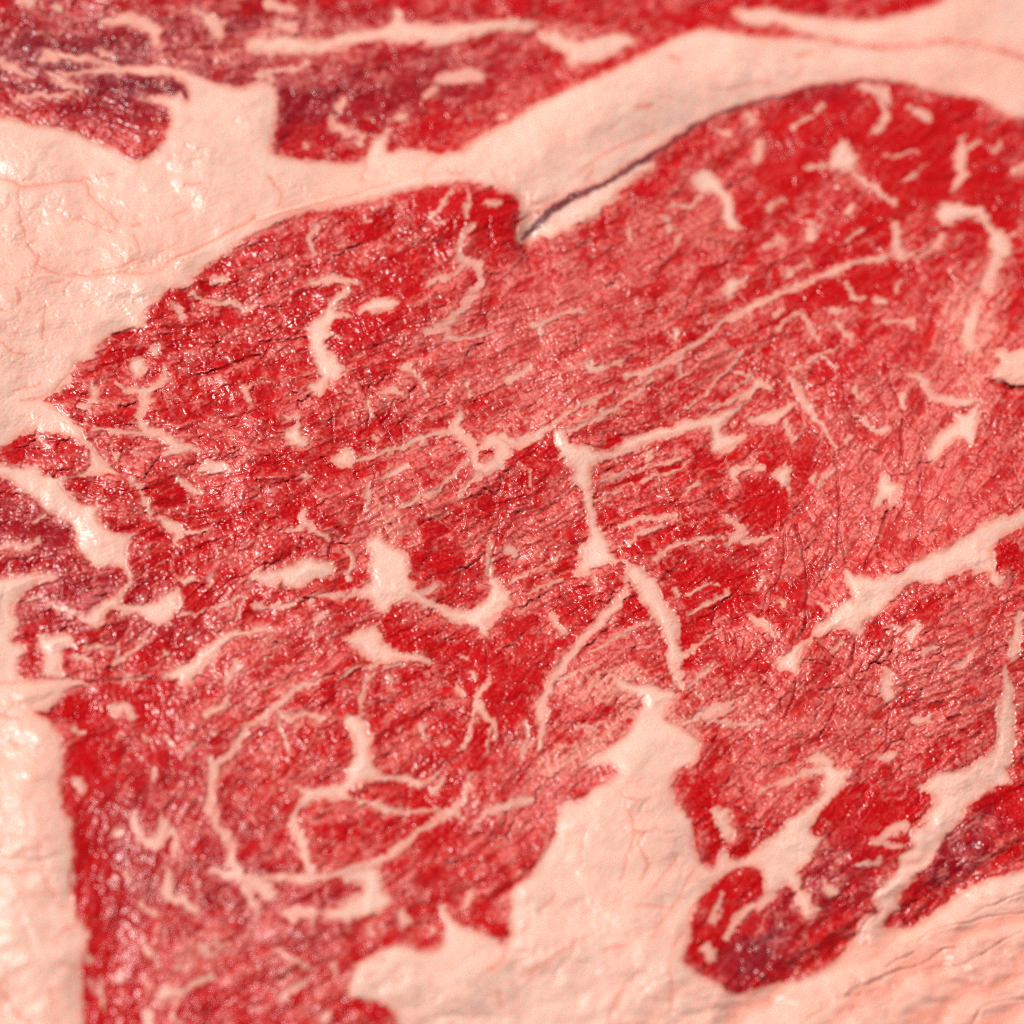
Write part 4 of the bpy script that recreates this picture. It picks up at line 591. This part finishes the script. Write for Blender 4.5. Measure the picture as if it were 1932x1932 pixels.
# lumps of fat on the left swell between their seams
H += 1.6 * capw * ss(-.3, .5, perlin(U / 48 + 3, V / 30, 113))
def blob(x, y, rx, ry, a, hgt):
    k = 1024 / 1932; x *= k; y *= k; rx *= k; ry *= k; a = math.radians(a)
    X, Y = U - x, V - y
    p = (X * math.cos(a) + Y * math.sin(a)) / rx; q = (-X * math.sin(a) + Y * math.cos(a)) / ry
    return hgt * np.exp(-(p * p + q * q))
H += blob(880, 400, 110, 60, 8, 10) + blob(1250, 170, 330, 60, -25, 9) + blob(1000, 450, 26, 60, -10, -13) + blob(1040, 420, 60, 20, -35, -4)
H += blob(1180, 1480, 90, 120, 30, 6) + blob(500, 250, 90, 120, 10, 5) + blob(1500, 1850, 400, 60, -30, -10)
H += blob(1720, 1060, 230, 26, -27, 4) + blob(200, 1700, 60, 260, -6, -3) + 26 * ss(730, 1080, U + 30 * perlin(U / 90, V / 90, 150)) * ss(230, 420, V) * ss(800, 620, V) + blob(60, 1650, 80, 400, 0, 6) + blob(1380, 1740, 100, 100, 0, -7) + blob(780, 1830, 160, 60, 20, 5)
H[CURL[0]] += 4.5 * np.sqrt(np.clip(CURL[1] / 11, 0, 1)) + .8 * perlin(U / 9, V / 9, 130)[CURL[0]] * (CURL[1] > 0)
# folds of fat lower right
fx = (U - 680) * .5 + (V - 900) * .87
rg = ss(0, 60, (U - 640) * .53 + (V - 930) * .85 - 40)
seam = np.clip(seam + .45 * rg * ss(.1, .9, np.sin(fx / 7.5 + 2.5 * perlin(U / 50, V / 50, 115) + 3.14)) * fs, 0, 1)
H += rg * (1.6 * np.sin(fx / 7.5 + 2.5 * perlin(U / 50, V / 50, 115)) + 1.2 * perlin(U / 16, V / 9, 116))
# the steak behind lies lower
stepw = 16 * ss(100, 430, U) + 3
H -= stepw * ss(-1.0, 1.2, bk)
H += 3.0 * ss(-26, -1, bk) * ss(1.5, -1, bk) * ss(300, 480, U) * .0 + blob(1300, 80, 500, 30, -20, 0)
# rounded outer edge of the meat, out of frame
ed = np.minimum(np.minimum(U + 230, 1254 - U), np.minimum(V + 230, 1254 - V))
H -= 70 * (1 - np.sqrt(np.clip(1 - (1 - np.clip(ed / 120, 0, 1)) ** 2, 0, 1)))

# ------------------------------------------------------------------ to the place: points on the meat, 1 px = PXM
Hm = H * PXM
nx_ = (U - 512) / 512 * TANH; ny_ = -(V - 512) / 512 * TANH
Dx = f[0] + rgt[0] * nx_ + upv[0] * ny_; Dy = f[1] + rgt[1] * nx_ + upv[1] * ny_; Dz = f[2] + rgt[2] * nx_ + upv[2] * ny_
t = (Hm - CAM[2]) / Dz
P = np.stack([CAM[0] + t * Dx, CAM[1] + t * Dy, Hm], -1).astype(np.float32)
gu = np.gradient(P, axis=1); gv = np.gradient(P, axis=0)
N = np.cross(gv, gu); N /= np.linalg.norm(N, axis=2, keepdims=True)
N[N[..., 2] < 0] *= -1

# ------------------------------------------------------------------ material
mat = bpy.data.materials.new("raw_beef")
mat.use_nodes = True
nt = mat.node_tree
nt.nodes.clear()
def nd(t, **k):
    n = nt.nodes.new(t)
    for a, b in k.items(): setattr(n, a, b)
    return n
def link(a, b): nt.links.new(a, b)
def attr(n):
    a = nd('ShaderNodeAttribute'); a.attribute_name = n; return a.outputs['Fac']
def val(x):
    return x
def mth(op, a, b=None, c=None, clamp=False):
    n = nd('ShaderNodeMath', operation=op, use_clamp=clamp)
    for i, x in enumerate((a, b, c)):
        if x is None: continue
        if isinstance(x, (int, float)): n.inputs[i].default_value = x
        else: link(x, n.inputs[i])
    return n.outputs[0]
def mixc(fac, a, b):
    n = nd('ShaderNodeMix', data_type='RGBA')
    for s, x in ((0, fac), (6, a), (7, b)):
        if isinstance(x, (int, float)): n.inputs[s].default_value = x
        elif isinstance(x, tuple): n.inputs[s].default_value = (*x, 1)
        else: link(x, n.inputs[s])
    return n.outputs[2]
def noise(scale, detail=2, rough=.5, vec=None, dist=0):
    n = nd('ShaderNodeTexNoise'); n.inputs['Scale'].default_value = scale; n.inputs['Detail'].default_value = detail
    n.inputs['Roughness'].default_value = rough; n.inputs['Distortion'].default_value = dist
    link(vec if vec else tc.outputs['Object'], n.inputs['Vector']); return n.outputs['Fac']
def ramp(x, a, b, lo=0., hi=1.):
    n = nd('ShaderNodeMapRange', interpolation_type='SMOOTHSTEP')
    link(x, n.inputs[0])
    for i, v_ in ((1, a), (2, b), (3, lo), (4, hi)): n.inputs[i].default_value = v_
    return n.outputs[0]
tc = nd('ShaderNodeTexCoord')
aF, aP, aD, aS, aK, aC, aV, aM = (attr(n) for n in ('fat', 'pale', 'deep', 'seam', 'crust', 'groove', 'edge_glow', 'film_sheen'))
aG = attr('aged'); aT = attr('thread')
n1 = noise(90, 3); n2 = noise(420, 3); n3 = noise(1900, 2); n4 = noise(30, 2)
# lean
lean_c = mixc(ramp(n2, .35, .7), (.42, .0014, .0018), (.55, .0034, .0030))
lean_c = mixc(mth('MULTIPLY', mth('MULTIPLY', aP, aP), .5), lean_c, (.60, .075, .06))
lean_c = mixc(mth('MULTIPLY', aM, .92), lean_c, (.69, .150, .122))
lean_c = mixc(mth('MULTIPLY', mth('MULTIPLY', aD, .9), mth('SUBTRACT', 1.0, aM)), lean_c, (.50, .0005, .0012))
lean_c = mixc(mth('MULTIPLY', aG, .95), lean_c, mixc(aM, (.15, .004, .010), (.42, .085, .095)))
lean_c = mixc(mth('MULTIPLY', aC, .8), lean_c, (.38, .002, .0025))
lean_c = mixc(mth('MULTIPLY', aT, .9), lean_c, (.74, .25, .19))
lean_c = mixc(mth('MULTIPLY', aV, .3), lean_c, (.58, .03, .015))
# fat
fat_c = mixc(ramp(n1, .3, .72), (.81, .51, .395), (.79, .465, .36))
fat_c = mixc(mth('MULTIPLY', ramp(n4, .5, .72), .5), fat_c, (.80, .41, .30))
fat_c = mixc(mth('MULTIPLY', ramp(n2, .52, .78), .35), fat_c, (.76, .36, .25))
fat_c = mixc(mth('MULTIPLY', aS, .75), fat_c, (.74, .23, .15))
c = mixc(ramp(aF, .45, 1.0), mixc(ramp(aF, 0, .55), lean_c, (.74, .27, .20)), fat_c)
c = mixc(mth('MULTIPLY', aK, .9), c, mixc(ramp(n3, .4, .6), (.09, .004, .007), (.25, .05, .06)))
bs = nd('ShaderNodeBsdfPrincipled')
link(c, bs.inputs['Base Color'])
wet = mth('MULTIPLY', mth('SUBTRACT', 1.0, aF), mth('SUBTRACT', 1.0, aM))
link(mth('SUBTRACT', .38, mth('MULTIPLY', wet, .13)), bs.inputs['Roughness'])
bs.inputs['IOR'].default_value = 1.34
bs.inputs['Subsurface Weight'].default_value = 0.45
bs.inputs['Subsurface Radius'].default_value = (1.0, .22, .14)
bs.inputs['Subsurface Scale'].default_value = .0016
bs.inputs['Coat Weight'].default_value = .14
bs.inputs['Coat Roughness'].default_value = 0.16
bs.inputs['Coat IOR'].default_value = 1.36
b1 = nd('ShaderNodeBump'); b1.inputs['Distance'].default_value = 1.0
link(mth('MULTIPLY', noise(1500, 2, .5), .00010), b1.inputs['Height'])
b1.inputs['Strength'].default_value = .8
link(b1.outputs[0], bs.inputs['Normal']); link(b1.outputs[0], bs.inputs['Coat Normal'])
out = nd('ShaderNodeOutputMaterial'); link(bs.outputs[0], out.inputs[0])

edge_glow = ss(-3.2, 0, Fd) * (1 - fs)  # orange glow beside the fat: scattered light put into the lean colour
ATT = dict(fat=fatm, pale=np.clip(pale, 0, 1), deep=np.clip(deep, 0, 1), seam=seam, crust=dark, groove=np.clip(crack, 0, 1), edge_glow=edge_glow, thread=np.clip(micro, 0, 1) * (1 - dark), film_sheen=film_sheen, aged=aged)
FLAT = {k: np.ascontiguousarray(v, dtype=np.float32).ravel() for k, v in ATT.items()}
PF, NF = P.reshape(-1, 3), N.reshape(-1, 3).astype(np.float32)

def build(name, cells, parent):
    "cells: flat indices of grid cells (top-left vertex) -> one mesh"
    j, i = np.divmod(cells, NX)
    q = np.stack([cells, cells + NX, cells + NX + 1, cells + 1], 1)
    vid, inv = np.unique(q.ravel(), return_inverse=True)
    me = bpy.data.meshes.new(name)
    me.vertices.add(len(vid)); me.vertices.foreach_set('co', PF[vid].ravel())
    nq = len(q)
    me.loops.add(nq * 4); me.loops.foreach_set('vertex_index', inv.astype(np.int32).ravel())
    me.polygons.add(nq); me.polygons.foreach_set('loop_start', np.arange(0, nq * 4, 4, dtype=np.int32))
    me.polygons.foreach_set('use_smooth', np.ones(nq, bool))
    me.update(calc_edges=True)
    for k, a in FLAT.items():
        at = me.attributes.new(k, 'FLOAT', 'POINT'); at.data.foreach_set('value', a[vid])
    me.normals_split_custom_set_from_vertices(NF[vid])
    me.materials.append(mat)
    o = bpy.data.objects.new(name, me)
    C.collection.objects.link(o)
    o.parent = parent
    return o
def steak(name, label):
    e = bpy.data.objects.new(name, None)
    C.collection.objects.link(e)
    e.empty_display_size = .02
    e['label'] = label; e['category'] = 'steak'
    return e
front = steak('beef_steak', 'large marbled raw beef steak in front, its pale fat rim lapping over the steak behind')
back = steak('beef_steak', 'blurred darker raw beef steak along the top, tucked behind the front steak')

# lean regions (which muscle a patch of lean belongs to)
REG = [
 ('shank_muscle', T(0,2, -2500,-400, 0,-300, 350,0, 450,40, 540,90, 590,280, 650,360, 440,470, 350,455, 200,465, 0,500, -2500,560), 'small dark red muscle at the left edge'),
 ('side_muscle', T(3,2, 4000,-300, 1932,110, 1790,540, 1340,530, 980,610, 700,880, 680,960, 610,1180, 600,1400, 390,1700, 200,1900) + T(2,3, 1240,20, 1380,600, 1560,800, 1800,700) + T(3,3, 0,560, 410,180, 620,0, 1400,20, 1830,120, 4000,0), None),
 ('wedge_muscle', T(3,3, 620,0, 1100,200, 1400,0, 1260,260, 1060,560, 960,810, 780,930, 820,1040, 620,1000, 430,1060, 310,960, 200,800, 400,550, 320,450, 440,270), None),
 ('round_muscle', T(2,3, 1260,1470, 1330,1350, 1350,1060, 1540,840, 1780,720, 1932,690) + T(3,3, 150,870, 230,930, 210,1010, 340,1130, 430,1060, 620,1000, 830,1040, 730,1110, 690,1230, 520,1470, 0,1700) + T(2,3, 1650,1760), 'round dark red muscle ringed by fat'),
 ('strip_muscle', T(3,3, 1840,-400, 1820,130, 1540,250, 1330,560, 960,1010, 840,1225, 1000,1230, 1500,900, 1932,780, 4000,200, 4000,-600), 'dark red strip of muscle beside the fat folds'),
 ('flap_muscle', T(1,3, 2050,230, 1932,290, 1750,380, 1560,560, 1500,700, 1230,830, 1060,990, 1350,1050, 1450,1100, 1900,1340, 2000,900, 2300,400, 2600,30, 2300,30), None),
]
RID = np.zeros(U.shape, np.int32)
for n_, (nm, pts, lb) in enumerate(REG):
    w, d = sd_poly(pts, US, VS, n=1)
    RID[w][d > 0] = n_ + 1
RID[(LID > 0)] = 50
lab = np.where(Fd > 0, 1000 + FID, RID)
lab[(dark > .5)] = 900
lab = lab + np.where(isback, 10000, 0)
lab = lab[:-1, :-1]
cellid = (np.arange(NY - 1)[:, None] * NX + np.arange(NX - 1)[None, :])
order = np.argsort(lab.ravel(), kind='stable')
ls = lab.ravel()[order]; cs = cellid.ravel()[order]
cut = np.flatnonzero(np.diff(ls)) + 1
for seg, l in zip(np.split(cs, cut), ls[np.r_[0, cut]]):
    par = back if l >= 10000 else front
    l = l % 10000
    if l >= 1000: nm, lb = NAMES[l - 1000], None
    elif l == 900: nm, lb = 'dried_edge', 'dark purple dried edge under the fat rim'
    elif l == 50: nm, lb = 'muscle_lobe', 'small rounded dark lobe at the left edge'
    elif l == 0: nm, lb = ('lean_muscle' if par is back else 'eye_muscle'), None
    else: nm, lb = REG[l - 1][0], REG[l - 1][2]
    if len(seg) < 6 and l != 0:                     # crumbs stay with the neighbouring muscle
        nm, lb = 'marbling_fleck', None
    o = build(nm, seg, par)
    if lb: o['label'] = lb

# the cut sides and underside of the slab, out of frame
ring = np.r_[np.arange(NX), np.arange(1, NY) * NX + NX - 1, (NY - 1) * NX + np.arange(NX - 2, -1, -1), np.arange(NY - 2, 0, -1) * NX]
BASE = -0.034
def side(par, keep):
    me = bpy.data.meshes.new('cut_side'); vs, fs_ = [], []
    r = PF[ring]; n = len(ring)
    for k in range(n):
        k2 = (k + 1) % n
        if not keep[k]: continue
        a, b = r[k], r[k2]
        s = len(vs); vs += [tuple(a), tuple(b), (b[0], b[1], BASE), (a[0], a[1], BASE)]
        fs_.append((s, s + 3, s + 2, s + 1))
    me.from_pydata(vs, [], fs_); me.materials.append(mat)
    o = bpy.data.objects.new('cut_side', me); C.collection.objects.link(o); o.parent = par
kb = isback.ravel()[ring]
side(front, ~kb); side(back, kb)

# plain work surface under the meat
tm = bpy.data.materials.new('work_surface'); tm.use_nodes = True
tm.node_tree.nodes['Principled BSDF'].inputs['Base Color'].default_value = (.55, .54, .52, 1)
me = bpy.data.meshes.new('table')
me.from_pydata([(-.6, -.6, BASE), (.6, -.6, BASE), (.6, .6, BASE), (-.6, .6, BASE)], [], [(0, 1, 2, 3)]); me.materials.append(tm)
o = bpy.data.objects.new('table', me); C.collection.objects.link(o); o['kind'] = 'structure'
